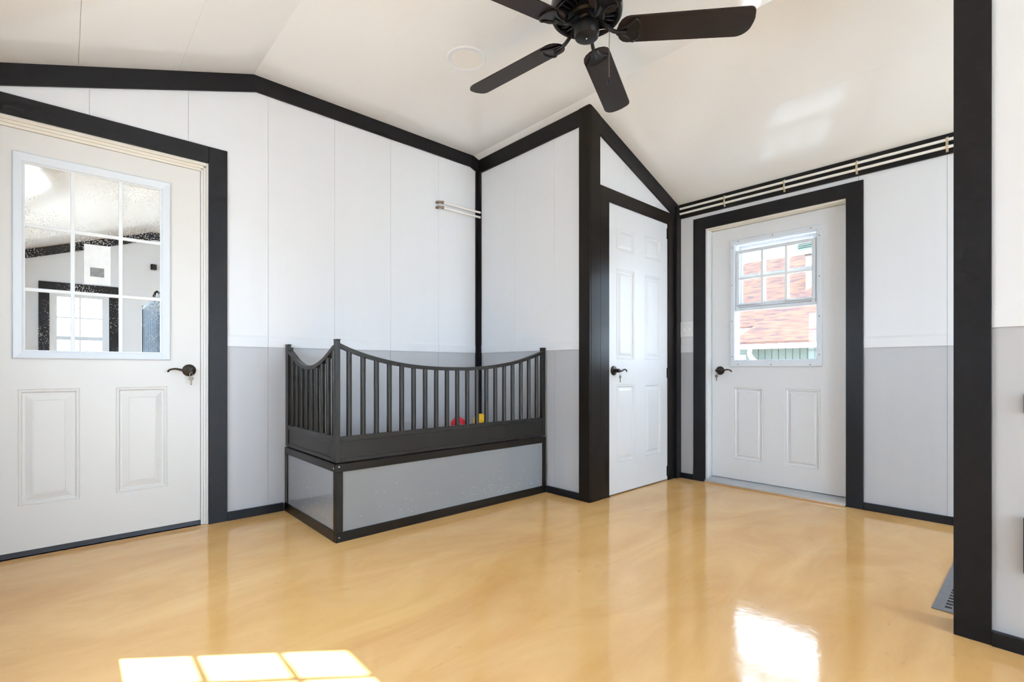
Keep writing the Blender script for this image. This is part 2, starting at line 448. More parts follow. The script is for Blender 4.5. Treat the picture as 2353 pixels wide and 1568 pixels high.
# C1 and C2 only break the sheet top edge; merge by gapless neighbours
def panels_front():
    real = [XL, -0.324, 0.091, 0.508, 0.922, 1.337, 1.752, 2.167, XB + 0.01]
    wall_panels(wA, frA, [XL, -0.324, 0.091, 0.508], lambda u: ceil_z(u), [D1])
    # sheet crossing the crease
    a, b, g = 0.508, 0.922, .0006
    bm = bmesh.new()
    b_prism(bm, [frA.p(a+g, -.008, ZW+.02), frA.p(b-g, -.008, ZW+.02), frA.p(b-g, -.008, TOP), frA.p(C1, -.008, TOP), frA.p(a+g, -.008, ceil_z(a))], frA.O * .008)
    # cut away the door zone by building it from two pieces instead
    bm.free(); bm = bmesh.new()
    b_prism(bm, [frA.p(.605, -.008, ZW+.02), frA.p(b-g, -.008, ZW+.02), frA.p(b-g, -.008, TOP), frA.p(C1, -.008, TOP), frA.p(.605, -.008, ceil_z(.605))], frA.O * .008)
    b_prism(bm, [frA.p(a+g, -.008, 2.053), frA.p(.605, -.008, 2.053), frA.p(.605, -.008, ceil_z(.605)), frA.p(a+g, -.008, ceil_z(a))], frA.O * .008)
    finish(bm, 'wall_panel', M_white, wA)
    frA.box('wainscot_panel', .605, b-g, -.012, -.004, 0, ZW+.02, M_grey, wA)
    bm = bmesh.new(); b_prism(bm, [frA.p(.605, 0, ZW), frA.p(.605, .003, ZW), frA.p(.605, .003, ZW+.055), frA.p(.605, 0, ZW+.07)], frA.U * (b-g-.605)); finish(bm, 'joint_strip', M_white, wA)
    wall_panels(wA, frA, [0.922, 1.337, 1.752, 2.167, XB + 0.012], lambda u: ceil_z(u), [])
panels_front()

# closet side wall (faces left)
frB = FD(XB + WF)
wB = gridwall('wall_closet_side', frB, -0.02, -YC, -0.09, -0.009, lambda u: ceil_z(XB) + .02, [], M_white, 'closet side wall beside the railed pet bed, white above grey')
wall_panels(wB, frB, [0.0, 0.44, 0.855, -YC - .002], lambda u: ceil_z(XB + WF), [])
# closet front wall
D2 = (2.769, 3.546, 0.0, 2.037)
frC = FA(YC + WF)
wC = gridwall('wall_closet_front', frC, XB + .01, XR, -0.09, -0.009, lambda u: ceil_z(u) + .02, [D2], M_white, 'closet front wall holding the six-panel door, triangular white panel above')
wall_panels(wC, frC, [XB + .012, 2.97, 3.385, XR], lambda u: ceil_z(u), [D2], strip=False)
# right wall with the exterior door
D3 = (1.409, 2.343 + .0, 0.0, 1.980)
frD = FD(XR + WF)
wD = gridwall('wall_right', frD, -YF - .1, -YB + .1, -0.14, -0.009, lambda u: ceil_z(XR) + .05, [D3], M_white, 'right-hand wall with the white exterior door, white above grey')
wall_panels(wD, frD, [-YC - .0, 1.58, 1.995, 2.41, 2.83, 3.245, 3.66, 4.075, 4.49, 4.905, 5.32, -YB], lambda u: ceil_z(XR), [D3])
# partition at the right edge
frE = FD(XE + WF)
wE = gridwall('wall_partition', frE, 3.03, 4.20, -0.10, -0.009, lambda u: TOP + .02, [], M_white, 'white and grey partition wall right of the tall black post')
wall_panels(wE, frE, [3.02, 3.60, 4.20], lambda u: TOP, [])
# left wall: thin, holds the window that throws the sun patch
SY0 = 0.837       # window edge nearest the front wall (u = -y)
frL = Frame((XL, 0, 0), (0, -1, 0), (1, 0, 0))
PIT = 0.1745
w1 = (SY0 - .05, SY0 + 3 * PIT + .05, 0.895 - .05, 1.710 + .05)
w2 = (1.50, 2.10, 0.60, 1.60); w3 = (4.35, 4.70, 0.95, 1.55)  # unseen windows added for more daylight and sun bounce
wf1 = (-3.40, -2.20, 0.55, 1.85)  # unseen window added to brighten the adjoining room
wL = gridwall('wall_left', frL, -YF - .1, -YB + .1, -0.03, -0.0, lambda u: EAVE + .04, [w1, w2, w3, wf1], M_white, 'left wall outside the picture with the sun window and added windows for more light')
wall_panels(wL, frL, [-YF, -3.60, -2.60, -1.60, -0.80, -.11], lambda u: EAVE, [w1, w2, w3, wf1], d_up=.009, d_lo=.006)
wall_panels(wL, frL, [0.0, 0.78, 1.48, 2.42, 3.25, 4.08, 4.95, -YB], lambda u: EAVE, [w1, w2, w3, wf1], d_up=.009, d_lo=.006)
# back wall
frK = Frame((0, YB, 0), (1, 0, 0), (0, 1, 0))
BW = [(-0.35, 0.80, .08, 1.05), (1.12, 2.12, .08, 2.15), (2.50, 3.50, .08, 2.1), (1.12, 2.12, 2.22, 2.58)]  # made-up glazing, sized to fill the room with daylight
wK = gridwall('wall_back', frK, XL - .1, XR + .1, -0.08, 0.0, lambda u: ceil_z(u) + .02, BW, M_white, 'back wall behind the camera, its tall glazing made up to let in daylight')
# far wall of the adjoining room seen through the door glass
frF = FA(YF)
FW = (-0.13, 0.405, 0.70, 1.80)
FW2 = (1.7, 3.0, 0.7, 1.9)  # unseen extra window, added as a light source for the far room
wFar = gridwall('wall_far', frF, XL - .1, XR + .1, -0.10, 0.0, lambda u: ceil_z(u) + .02, [FW, FW2], M_white, 'far white wall of the adjoining room seen through the left door glass')
frF.box('wainscot_panel', 0.50, 1.55, 0, .006, 0, ZW, M_grey, wFar)
frF.box('wainscot_panel', XL, -0.225, 0, .006, 0, ZW, M_grey, wFar)
frF.box('wainscot_panel', -0.225, 0.50, 0, .006, 0, 0.6, M_grey, wFar)

# ------------------------------------------------------------------ trims
tn = [0]
def trim(label, build):
    tn[0] += 1
    o = build('trim_%d' % tn[0]); return setp(o, label, 'trim', 'structure')
TB = 0.0012
TA0, TA1 = -0.006, 0.010     # trim face / back on the front wall (y)
def gable(y0, y1):
    h = .098
    lo = lambda x: ceil_z(x) - h * (1.04 if x < C1 else 1.0)
    return y0, y1
lowz = 2.554
trim('black gable board under the left ceiling slope above the half-glass door', lambda n: prism(n, [(XL, TA0, ceil_z(XL)), (C1, TA0, TOP), (C1 + .016, TA0, lowz), (XL, TA0, ceil_z(XL) - .1025)], (0, .014, 0), M_black, bevel=TB))
trim('long black board under the flat ceiling on the front wall', lambda n: prism(n, [(C1, TA0, TOP), (C2 - .02, TA0, TOP), (C2 - .03, TA0, lowz), (C1 + .016, TA0, lowz)], (0, .014, 0), M_black, bevel=TB))
trim('short black board stub at the inner wall corner below the ceiling', lambda n: prism(n, [(C2 - .02, TA0, TOP), (C2, TA0, TOP), (XB, TA0, ceil_z(XB)), (XB, TA0, 2.522), (C2 - .03, TA0, lowz)], (0, .014, 0), M_black, bevel=TB))
trim('wide black casing board right of the half-glass door', lambda n: box(n, (.605, TA0, 0), (.698, .008, 2.147), M_black, bevel=TB))
trim('wide black head casing above the half-glass door', lambda n: box(n, (XL, TA0, 2.053), (.6052, .008, 2.147), M_black, bevel=TB))
trim('black casing board left of the half-glass door', lambda n: box(n, (XL, TA0, 0), (-.39, .008, 2.053), M_black, bevel=TB))
trim('thin black corner strip behind the railed pet bed', lambda n: boxes(n, [((2.531, TA0, .40), (XB + .004, .008, 2.53)), ((XB - .006, -.034, .40), (XB + .008, TA0, 2.53))], M_black))
trim('black board under the ceiling on the closet side wall', lambda n: box(n, (XB - .006, -1.092, 2.516), (XB + .008, 0, 2.628), M_black, bevel=TB))
trim('tall black corner board on the closet side wall', lambda n: box(n, (XB - .008, YC - .006, 0), (XB + .008, -1.092, 2.630), M_bwood, bevel=TB))
trim('tall black corner board left of the closet door casing', lambda n: prism(n, [(XB + .008, YC - .008, 0), (2.664, YC - .008, 0), (2.664, YC - .008, ceil_z(2.664)), (XB + .008, YC - .008, ceil_z(XB))], (0, .016, 0), M_bwood, bevel=TB))
trim('sloping black board above the six-panel closet door', lambda n: prism(n, [(2.664, YC - .006, ceil_z(2.664)), (XR, YC - .006, ceil_z(XR)), (XR, YC - .006, ceil_z(XR) - .122), (2.664, YC - .006, ceil_z(2.664) - .125)], (0, .014, 0), M_black, bevel=TB))
trim('black casing board on the handle side of the closet door', lambda n: prism(n, [(2.670, YC - .004, 0), (2.769, YC - .004, 0), (2.769, YC - .004, 2.037), (2.670, YC - .004, 2.130)], (0, .012, 0), M_bwood, bevel=TB))
trim('black head casing above the six-panel closet door', lambda n: prism(n, [(2.670, YC - .004, 2.130), (2.769, YC - .004, 2.037), (3.546, YC - .004, 2.037), (3.640, YC - .004, 2.130)], (0, .012, 0), M_bwood, bevel=TB))
trim('black casing board on the hinge side of the closet door', lambda n: prism(n, [(3.546, YC - .004, 0), (3.640, YC - .004, 0), (3.640, YC - .004, 2.130), (3.546, YC - .004, 2.037)], (0, .012, 0), M_bwood, bevel=TB))
trim('black corner post between the closet door and the right wall', lambda n: box(n, (3.645, YC - .023, 0), (XR + .008, YC + .008, ceil_z(XR) - .02), M_black, bevel=TB))
trim('long black board under the eave carrying two white pipes', lambda n: box(n, (XR - .006, YB, 2.104), (XR + .009, YC - .008, 2.219), M_black, bevel=TB))
xd0, xd1 = XR - .006, XR + .009
trim('black casing board left of the white exterior door', lambda n: prism(n, [(xd0, -1.311, 0), (xd0, -1.409, 0), (xd0, -1.409, 1.980), (xd0, -1.311, 2.073)], (.015, 0, 0), M_black, bevel=TB))
trim('black mitred head casing above the white exterior door', lambda n: prism(n, [(xd0, -1.311, 2.073), (xd0, -1.409, 1.980), (xd0, -2.343, 1.980), (xd0, -2.436, 2.073)], (.015, 0, 0), M_black, bevel=TB))
trim('black casing board right of the white exterior door', lambda n: prism(n, [(xd0, -2.343, 0), (xd0, -2.436, 0), (xd0, -2.436, 2.073), (xd0, -2.343, 1.980)], (.015, 0, 0), M_black, bevel=TB))
trim('tall wide black post at the end of the right-hand partition', lambda n: box(n, (XE - .006, -3.006, 0), (XE + .13, -3.097, TOP), M_black, bevel=TB))
bn = lambda n, lab, p0, p1: setp(box(n, p0, p1, M_black, bevel=TB), lab, 'baseboard', 'structure')
bn('baseboard_left', 'black baseboard along the left wall', (XL + .008, YB, 0), (XL + .024, -.006, .046))
bn('baseboard_front', 'short black baseboard between the half-glass door and the pet bed base', (.698, -.008, 0), (1.008, .010, .050))
bn('baseboard_closet', 'short black baseboard on the closet side wall', (XB - .008, -1.092, 0), (XB + .010, -.792, .046))
bn('baseboard_corner', 'tiny black baseboard left of the exterior door under the light switch', (XR - .008, -1.311, 0), (XR + .010, -1.200, .042))
bn('baseboard_right', 'black baseboard right of the white exterior door', (XR - .008, YB, 0), (XR + .010, -2.436, .046))
bn('baseboard_partition', 'black baseboard at the foot of the right-hand partition', (XE - .010, -4.20, 0), (XE + .010, -3.097, .046))
# adjoining room trims
trim('sloping black gable board on the far wall of the adjoining room', lambda n: prism(n, [(XL, YF - .014, ceil_z(XL)), (C1, YF - .014, TOP), (C1 + .016, YF - .014, lowz), (XL, YF - .014, ceil_z(XL) - .1025)], (0, .014, 0), M_black))
trim('flat black gable board on the far wall of the adjoining room', lambda n: prism(n, [(C1, YF - .014, TOP), (XR, YF - .014, TOP), (XR, YF - .014, lowz), (C1 + .016, YF - .014, lowz)], (0, .014, 0), M_black))
for lab, a, b, c, d in (('black casing left of the bright window in the adjoining room', -.222, -.130, .60, 1.80), ('black head casing of the bright window in the adjoining room', -.222, .495, 1.80, 1.898), ('black casing right of the bright window in the adjoining room', .405, .495, .60, 1.80), ('black sill board of the bright window in the adjoining room', -.222, .495, .60, .70)):
    trim(lab, lambda n: box(n, (a, YF - .016, c), (b, YF, d), M_black))

# ------------------------------------------------------------------ windows
wn = [0]
def window(fr, op, cols, rows, label, dm=-0.016, fw=0.05, mw=0.016, meeting=False, th=0.012, cuts_u=None, cuts_z=None, fm=None):
    wn[0] += 1
    u0, u1, z0, z1 = op
    e = empty('window_%d' % wn[0], fr.p((u0 + u1) / 2, dm, z0), label, 'window', 'structure')
    bm = bmesh.new()
    for a, b, c, d in ((u0, u0 + fw, z0, z1), (u1 - fw, u1, z0, z1), (u0 + fw, u1 - fw, z0, z0 + fw), (u0 + fw, u1 - fw, z1 - fw, z1)): fr.bb(bm, a, b, dm - th / 2, dm + th / 2, c, d)
    finish(bm, 'window_frame', fm or M_vinylm, e)
    iu0, iu1, iz0, iz1 = u0 + fw, u1 - fw, z0 + fw, z1 - fw
    cu = cuts_u if cuts_u is not None else [iu0 + (iu1 - iu0) * k / cols for k in range(1, cols)]
    cz = cuts_z if cuts_z is not None else [iz0 + (iz1 - iz0) * k / rows for k in range(1, rows)]
    for u in cu: fr.box('muntin', u - mw / 2, u + mw / 2, dm - th / 2, dm + th / 2, iz0, iz1, M_vinylm, e)
    for z in cz: fr.box('muntin', iu0, iu1, dm - th / 2 - .0005, dm + th / 2 + .0005, z - mw / 2, z + mw / 2, M_vinylm, e)
    if meeting: fr.box('meeting_rail', iu0, iu1, dm - .02, dm + .02, (z0 + z1) / 2 - .022, (z0 + z1) / 2 + .022, M_vinyl, e)
    fr.box('pane', iu0, iu1, dm - .0015, dm + .0015, iz0, iz1, M_glass, e)
    return e
window(frL, w1, 3, 3, 'nine-pane window in the left wall that throws the sun patch', cuts_u=[SY0 + PIT, SY0 + 2 * PIT], cuts_z=[1.161, 1.462])
window(frL, w2, 2, 2, 'double-hung window added next to the nine-pane one for more sun and bounce light', meeting=True)
window(frL, w3, 2, 2, 'double-hung window added to the left wall behind the camera for more light', meeting=True)
window(frL, wf1, 2, 2, 'window added to the left wall of the adjoining room to brighten it', meeting=True)
for i, b in enumerate(BW): window(frK, b, 2, 4 if i < 3 else 1, ['left low glazed unit', 'middle tall glazed unit', 'right tall glazed unit', 'transom light over the middle unit'][i] + ' added to the back wall behind the camera for daylight', dm=-.04)
window(frF, FW, 2, 4, 'bright double-hung window in black casing seen through the left door glass', dm=-.03, fw=.065, meeting=True, th=.03)
window(frF, FW2, 2, 4, 'unseen second window added to the far wall to brighten the adjoining room', dm=-.03, meeting=True)
# ------------------------------------------------------------------ doors
def slab(fr, name, u0, u1, z0, z1, th, holes, through, m, parent):
    """door leaf with panel holes (front only) and through openings"""
    us = sorted({u0, u1} | {q for h in holes + through for q in h[:2]})
    zs = sorted({z0, z1} | {q for h in holes + through for q in h[2:]})
    bm = bmesh.new()
    inside = lambda u, z, lst: any(a < u < b and c < z < d for a, b, c, d in lst)
    def quad(*p): bm.faces.new([bm.verts.new(q) for q in p])
    for a, b in zip(us, us[1:]):
        for c, d in zip(zs, zs[1:]):
            mu, mz = (a + b) / 2, (c + d) / 2
            if not inside(mu, mz, holes + through): quad(fr.p(a, 0, c), fr.p(b, 0, c), fr.p(b, 0, d), fr.p(a, 0, d))
            if not inside(mu, mz, through): quad(fr.p(a, -th, c), fr.p(a, -th, d), fr.p(b, -th, d), fr.p(b, -th, c))
    for (a, b, c, d) in [(u0, u1, z0, z1)] + through:
        quad(fr.p(a, 0, c), fr.p(a, 0, d), fr.p(a, -th, d), fr.p(a, -th, c)); quad(fr.p(b, 0, c), fr.p(b, -th, c), fr.p(b, -th, d), fr.p(b, 0, d))
        quad(fr.p(a, 0, c), fr.p(a, -th, c), fr.p(b, -th, c), fr.p(b, 0, c)); quad(fr.p(a, 0, d), fr.p(b, 0, d), fr.p(b, -th, d), fr.p(a, -th, d))
    bmesh.ops.remove_doubles(bm, verts=bm.verts, dist=1e-5)
    return finish(bm, name, m, parent)

def raised_panel(fr, r, m, parent, ins=.056):
    u0, u1, z0, z1 = r
    rings = [(0, 0), (.004, -.003), (.007, -.0005), (.012, -.0005), (.019, -.0085), (.027, -.0085), (ins - .003, -.001), (ins, -.0022), (ins + .002, -.0012)]
    bm = bmesh.new(); prev = None
    for i, d in rings:
        cur = [bm.verts.new(fr.p(a, d, b)) for a, b in ((u0+i, z0+i), (u1-i, z0+i), (u1-i, z1-i), (u0+i, z1-i))]
        if prev:
            for k in range(4): bm.faces.new((prev[k], prev[(k+1) % 4], cur[(k+1) % 4], cur[k]))
        prev = cur
    bm.faces.new(prev)
    return finish(bm, 'raised_panel', m, parent)

def ring_frame(fr, name, o, i, d0, d1, m, parent, slope=0.0):
    """rectangular frame between outer rect o and inner rect i, face at d1"""
    bm = bmesh.new()
    def rect(r, d): return [bm.verts.new(fr.p(a, d, b)) for a, b in ((r[0], r[2]), (r[1], r[2]), (r[1], r[3]), (r[0], r[3]))]
    s = .006
    loops = [rect(o, d0), rect((o[0]+s*.3, o[1]-s*.3, o[2]+s*.3, o[3]-s*.3), d1 - .004), rect((o[0]+s, o[1]-s, o[2]+s, o[3]-s), d1), rect((i[0]-s, i[1]+s, i[2]-s, i[3]+s), d1 - slope), rect(i, d1 - .004 - slope), rect(i, d0)]
    loops.append(loops[0])
    for A, B in zip(loops, loops[1:]):
        for k in range(4): bm.faces.new((A[k], A[(k+1) % 4], B[(k+1) % 4], B[k]))
    return finish(bm, name, m, parent)

def smooth_path(pts, n=6):
    pts = [Vector(p) for p in pts]; out = []
    for i in range(len(pts) - 1):
        p0, p1, p2, p3 = pts[max(i-1, 0)], pts[i], pts[i+1], pts[min(i+2, len(pts)-1)]
        for k in range(n):
            t = k / n
            out.append(0.5 * ((2*p1) + (p2-p0)*t + (2*p0-5*p1+4*p2-p3)*t*t + (3*p1-p0-3*p2+p3)*t**3))
    out.append(pts[-1]); return out

def handle(fr, u, z, s, parent):
    """lever on a round rose; s = direction of the lever along u"""
    h = lathe('door_handle', [(0, 0), (.033, 0), (.0335, .004), (.031, .008), (.022, .011), (.013, .013), (.0125, .030), (.014, .046), (.011, .052), (0, .053)], fr.p(u, 0, z), M_bronze, parent, axis=fr.O, seg=28)
    pts = [fr.p(u + s*a, d, z + b) for a, d, b in ((-.014, .046, .001), (.0, .048, .0), (.025, .048, -.003), (.05, .047, .004), (.072, .045, .008), (.092, .043, .004), (.101, .040, -.003), (.1005, .038, -.008))]
    pth = smooth_path(pts, 5); n = len(pth)
    rad = [.0085 - .0035 * min(1, i / n * 1.5) for i in range(n)]; rad[-1] = .0055; rad[-2] = .0055
    tube('lever', pth, rad, M_bronze, h, seg=10)
    lathe('lock_cylinder', [(0, 0), (.008, 0), (.008, .002), (.004, .003), (0, .003)], fr.p(u + s*.002, .0525, z + .001), M_fan, h, axis=fr.O, seg=16)
    return h

def key(fr, u, z, d, label, tilt=0.0):
    """key hanging from a split ring below a lever"""
    e = empty('key', fr.p(u, d, z - .085), label, 'key', group='keys hanging from the door levers')
    pts = [fr.p(u + .007*math.cos(t), d + .002*math.sin(t*2), z - .021 + .013*math.sin(t)) for t in [2*math.pi*k/18 for k in range(19)]]
    tube('ring', pts, .0013, M_steel, e, seg=6)
    bm = bmesh.new()
    out = []
    for k in range(14):
        t = math.pi * (0.62 + 1.76 * 0 ) + 2*math.pi*k/14
        out.append((.0125*math.cos(t) + tilt*.02, -.047 + .0125*math.sin(t)))
    z += .008
    out_pts = [fr.p(u + a, d, z + b) for a, b in out]
    b_prism(bm, out_pts, fr.O * .002)
    bl = [(-.004, -.057), (.004, -.057), (.0045, -.066), (.003, -.069), (.0048, -.072), (.003, -.075), (.0045, -.079), (.0015, -.085), (-.0015, -.085), (-.004, -.081)]
    b_prism(bm, [fr.p(u + a + tilt*(.02 - (b + .047)*.3), d, z + b) for a, b in bl], fr.O * .002)
    finish(bm, 'key_blank', M_key, e)
    return e

# ---- door 1 : half-glass door in the front wall
f1 = FA(0.03)
d1 = empty('door_1', (.112, .03, 0), 'white half-glass door with nine panes and two raised panels', 'door', 'structure')
win = (-.182, .430, .930, 1.902); gl = (-.143, .388, .968, 1.857)
pL = (-.165, .057, .235, .788); pR = (.195, .417, .239, .788)
thr = (-.165, .412, .950, 1.880)
slab(f1, 'door_leaf', -.345, .569, .027, 2.006, .042, [pL, pR], [thr], M_doorw, d1)
raised_panel(f1, pL, M_doorw, d1); raised_panel(f1, pR, M_doorw, d1)
wf = ring_frame(f1, 'window_frame', win, gl, -.004, .014, M_vinyl, d1, slope=.004)
ring_frame(f1, 'glazing_bead', (gl[0]-.001, gl[1]+.001, gl[2]-.001, gl[3]+.001), (gl[0]+.005, gl[1]-.005, gl[2]+.005, gl[3]-.005), -.012, .001, M_vinylm, d1)
for u in (.0295, .2155): f1.box('muntin', u - .0085, u + .0085, -.012, -.002, gl[2], gl[3], M_vinylm, d1, .002)
for z in (1.2600, 1.5625): f1.box('muntin', gl[0], gl[1], -.0122, -.0018, z - .0085, z + .0085, M_vinylm, d1, .002)
f1.box('pane', gl[0], gl[1], -.020, -.017, gl[2], gl[3], M_glassd, d1)
handle(f1, .515, .876, -1, d1)
# paper note taped behind the glass
st = setp(f1.box('paper_note', .072, .175, -.0168, -.0160, 1.312, 1.514, M_paper), 'pale translucent paper note stuck on the middle pane of the half-glass door', 'paper')
f1.box('printed_patch', .095, .150, -.0160, -.0156, 1.352, 1.398, M_print, st)
# stepped white jamb
jb = lambda nm, a, b, d, e, z0, z1: f1.box(nm, a, b, d, e, z0, z1, M_doorw if nm == 'jamb' else M_jamb, d1, .0015)
jb('jamb', .571, .583, -.04, .006, .0, 2.018); jb('jamb', .583, .594, -.04, .012, 0, 2.030); jb('jamb', .594, .605, -.04, .022, 0, 2.053)
jb('jamb', -.39, -.347, -.04, .020, 0, 2.053)
jb('head_jamb', -.347, .571, -.04, .006, 2.008, 2.022); jb('head_jamb', -.347, .583, -.04, .012, 2.022, 2.036); jb('head_jamb', -.347, .594, -.04, .022, 2.036, 2.053)
f1.box('door_sweep', -.345, .571, -.04, .0005, .0015, .026, M_strip, d1)
key(f1, .518, .870, .046, 'nickel key on a split ring under the lever of the half-glass door')

# ---- door 2 : closet door, six panels
f2 = FA(YC + .004)
d2 = empty('door_2', (3.16, YC + .004, 0), 'narrow white six-panel closet door with black hinges', 'door', 'structure')
ps = [(2.862, 3.083, 1.718, 1.891), (3.219, 3.440, 1.720, 1.890), (2.862, 3.083, .948, 1.596), (3.219, 3.437, .950, 1.595), (2.862, 3.085, .222, .773), (3.219, 3.440, .227, .770)]
slab(f2, 'door_leaf', 2.775, 3.543, .008, 2.030, .035, ps, [], M_doorc, d2)
for r in ps: raised_panel(f2, r, M_doorc, d2, .050)
f2.box('jamb', 2.769, 2.7735, -.08, -.004, 0, 2.037, M_doorc, d2); f2.box('jamb', 3.5445, 3.546, -.08, -.004, 0, 2.037, M_doorc, d2)
f2.box('head_jamb', 2.7735, 3.5445, -.08, -.003, 2.0315, 2.037, M_doorc, d2)
for z0, z1 in ((1.918, 2.002), (.813, .893), (.033, .113)):
    bm = bmesh.new(); b_lathe(bm, [(0, 0), (.006, 0), (.006, z1 - z0), (0, z1 - z0)], f2.p(3.546, .006, z0), seg=12); f2.bb(bm, 3.532, 3.546, 0, .002, z0, z1)
    finish(bm, 'hinge', M_fan, d2, smooth=True)
handle(f2, 2.826, .872, 1, d2)
key(f2, 2.838, .868, .046, 'nickel key on a split ring under the closet door lever', .1)

# ---- door 3 : exterior door, recessed in its jamb
DR = .062
x3 = XR + DR
f3 = FD(x3)
k3 = x3 / XR
def sy(y): return -( -3.219 + (y + 3.219) * k3)          # measured on x=XR -> u on the recessed plane
def sz(z): return .8832 + (z - .8832) * k3
def rc(ya, yb, za, zb): return (sy(ya), sy(yb), sz(za), sz(zb))
d3 = empty('door_3', (x3, -1.9, 0), 'white exterior door with a screwed window frame and two raised panels', 'door', 'structure')
p1 = rc(-1.628, -1.840, .206, .748); p2 = rc(-1.981, -2.200, .207, .748)
wo = rc(-1.605, -2.213, .898, 1.846); wi = rc(-1.642, -2.178, .948, 1.811)
wt = (wi[0] - .004, wi[1] + .004, wi[2] - .004, wi[3] + .004)
slab(f3, 'door_leaf', sy(-1.462), 2.372, sz(.060), sz(1.942), .044, [p1, p2], [wt], M_doorc, d3)
raised_panel(f3, p1, M_doorc, d3, .042); raised_panel(f3, p2, M_doorc, d3, .042)
ring_frame(f3, 'window_frame', wo, wi, -.002, .014, M_vinyl, d3)
ring_frame(f3, 'window_frame', (wi[0]-.003, wi[1]+.003, wi[2]-.003, wi[3]+.003), (wi[0]+.001, wi[1]-.001, wi[2]+.001, wi[3]-.001), -.072, .001, M_vinyl, d3)
for y, z in ((-1.622, 1.790), (-1.622, 1.510), (-1.622, 1.240), (-1.622, .975), (-2.196, 1.77), (-2.196, 1.500), (-2.196, 1.235), (-2.196, .978), (-1.665, .917), (-1.895, .915), (-2.142, .912), (-1.665, 1.832), (-1.905, 1.830), (-2.146, 1.828)):
    lathe('screw', [(0, 0), (.0038, 0), (.0032, .0015), (0, .002)], f3.p(sy(y), .0138, sz(z)), M_screw, d3, axis=f3.O, seg=8)
# inner sash (upper half, proud) and outer sash behind it
def sash(r, d, fw, cols, rows, m, name, mw):
    o = ring_frame(f3, name, r, (r[0]+fw, r[1]-fw, r[2]+fw, r[3]-fw), d - .014, d, m, d3)
    for k in range(1, cols):
        u = r[0] + fw + (r[1]-r[0]-2*fw) * k / cols
        f3.box('muntin', u - mw/2, u + mw/2, d - .012, d - .003, r[2]+fw, r[3]-fw, M_vinylm, o)
    for k in range(1, rows):
        z = r[2] + fw + (r[3]-r[2]-2*fw) * k / rows
        f3.box('muntin', r[0]+fw, r[1]-fw, d - .0122, d - .0028, z - mw/2, z + mw/2, M_vinylm, o)
    f3.box('pane', r[0]+fw, r[1]-fw, d - .009, d - .006, r[2]+fw, r[3]-fw, M_glass, o)
    return o
sa = rc(-1.645, -2.176, 1.338, 1.766); sa = (sa[0], sa[1], sa[2], sa[3])
sash(sa, .006, .028, 3, 2, M_vinyl, 'sash', .017)
sb = rc(-1.648, -2.172, 1.345, 1.806)
sash((sb[0], sb[1], sb[2], sb[3]), -.034, .030, 3, 2, M_vinylm, 'sash', .017)
u0, u1 = sa[0], sa[1]
f3.box('meeting_rail', u0, u1, -.010, .009, sz(1.312), sz(1.337), M_vinyl, d3, .002)
f3.box('meeting_rail', u0, u1, -.050, -.036, sz(1.318), sz(1.350), M_vinylm, d3, .002)
f3.box('pane', wi[0], wi[1], -.052, -.049, wi[2], sz(1.32), M_glass, d3)
ml = M_steel
tube('latch_bar', [f3.p(u0 + .008, .0075, sz(1.352)), f3.p(u0 + .165, .0075, sz(1.352)), f3.p(u0 + .178, .0075, sz(1.345))], .0022, ml, d3, 6)
tube('latch_bar', [f3.p(u1 - .008, .0075, sz(1.352)), f3.p(u1 - .190, .0075, sz(1.352)), f3.p(u1 - .205, .0075, sz(1.343))], .0022, ml, d3, 6)
for s, uu in ((1, u0), (-1, u1)):
    bm = bmesh.new(); b_prism(bm, [f3.p(uu + s*.002, .010, sz(1.345)), f3.p(uu + s*.020, .010, sz(1.349)), f3.p(uu + s*.034, .010, sz(1.318)), f3.p(uu + s*.026, .010, sz(1.316))], f3.O * .004)
    finish(bm, 'sash_latch', M_vinyl, d3)
handle(f3, sy(-1.527), sz(.871), 1, d3)
key(f3, sy(-1.517), sz(.868), .046, 'nickel key on a split ring under the exterior door lever', .05)
# jamb, stop, sill
fj = FD(XR)
fj.box('jamb', 1.409, 1.424, -.10, -.004, .0, 1.980, M_doorc, d3); fj.box('jamb', 1.424, sy(-1.462) - .004, -.14, -.040, .0, 1.968, M_doorc, d3)
fj.box('jamb', 2.375, 2.42, -.14, -.010, 0, 1.980, M_doorc, d3)
fj.box('head_jamb', 1.424, 2.343, -.10, -.004, 1.966, 1.980, M_jamb, d3); fj.box('head_jamb', 1.424, 2.38, -.14, -.036, sz(1.942) + .004, 1.969, M_jamb, d3)
bm = bmesh.new()
prof = [(-.004, .0), (.012, .002), (.012, .014), (.004, .022), (-.010, .028), (-.050, .040), (-.085, .050), (-.085, .0)]
b_prism(bm, [fj.p(1.409, d, z) for d, z in prof], fj.U * (2.343 - 1.409)); finish(bm, 'sill', M_alu, d3)
fj.box('sill_strip', 1.409, 2.343, .012, .030, 0.0005, .008, M_tanw, d3)

# ------------------------------------------------------------------ railed pet bed in the corner
BX0, BY0, BH = 1.012, -.789, .398
bx1, by1 = XB + .000, 0.0
base = empty('raised_platform', (1.78, -.40, 0), 'raised box base with glossy grey panels framed in black boards', 'bed base')
fF = FA(BY0); fS = Frame((BX0, 0, 0), (0, -1, 0), (-1, 0, 0))
xe = XB - .009
box('core', (BX0 + .02, BY0 + .02, .001), (xe, -.012, .385), M_mat, base)
fF.box('front_panel', 1.045, 2.522, -.018, -.007, .045, .362, M_boxpanel, base)
fS.box('side_panel', .05, .760, -.018, -.007, .05, .362, M_boxpanel, base)
T = .0015
fF.box('top_board', BX0, xe, -.018, 0, .357, BH, M_boxtrim, base, T)
fF.box('bottom_board', BX0, xe, -.018, .001, 0, .050, M_boxtrim, base, T)
fF.box('corner_board', BX0, 1.051, -.018, -.001, .050, .357, M_boxtrim, base, T)
fF.box('end_board', 2.517, xe, -.018, -.001, .050, .357, M_boxtrim, base, T)
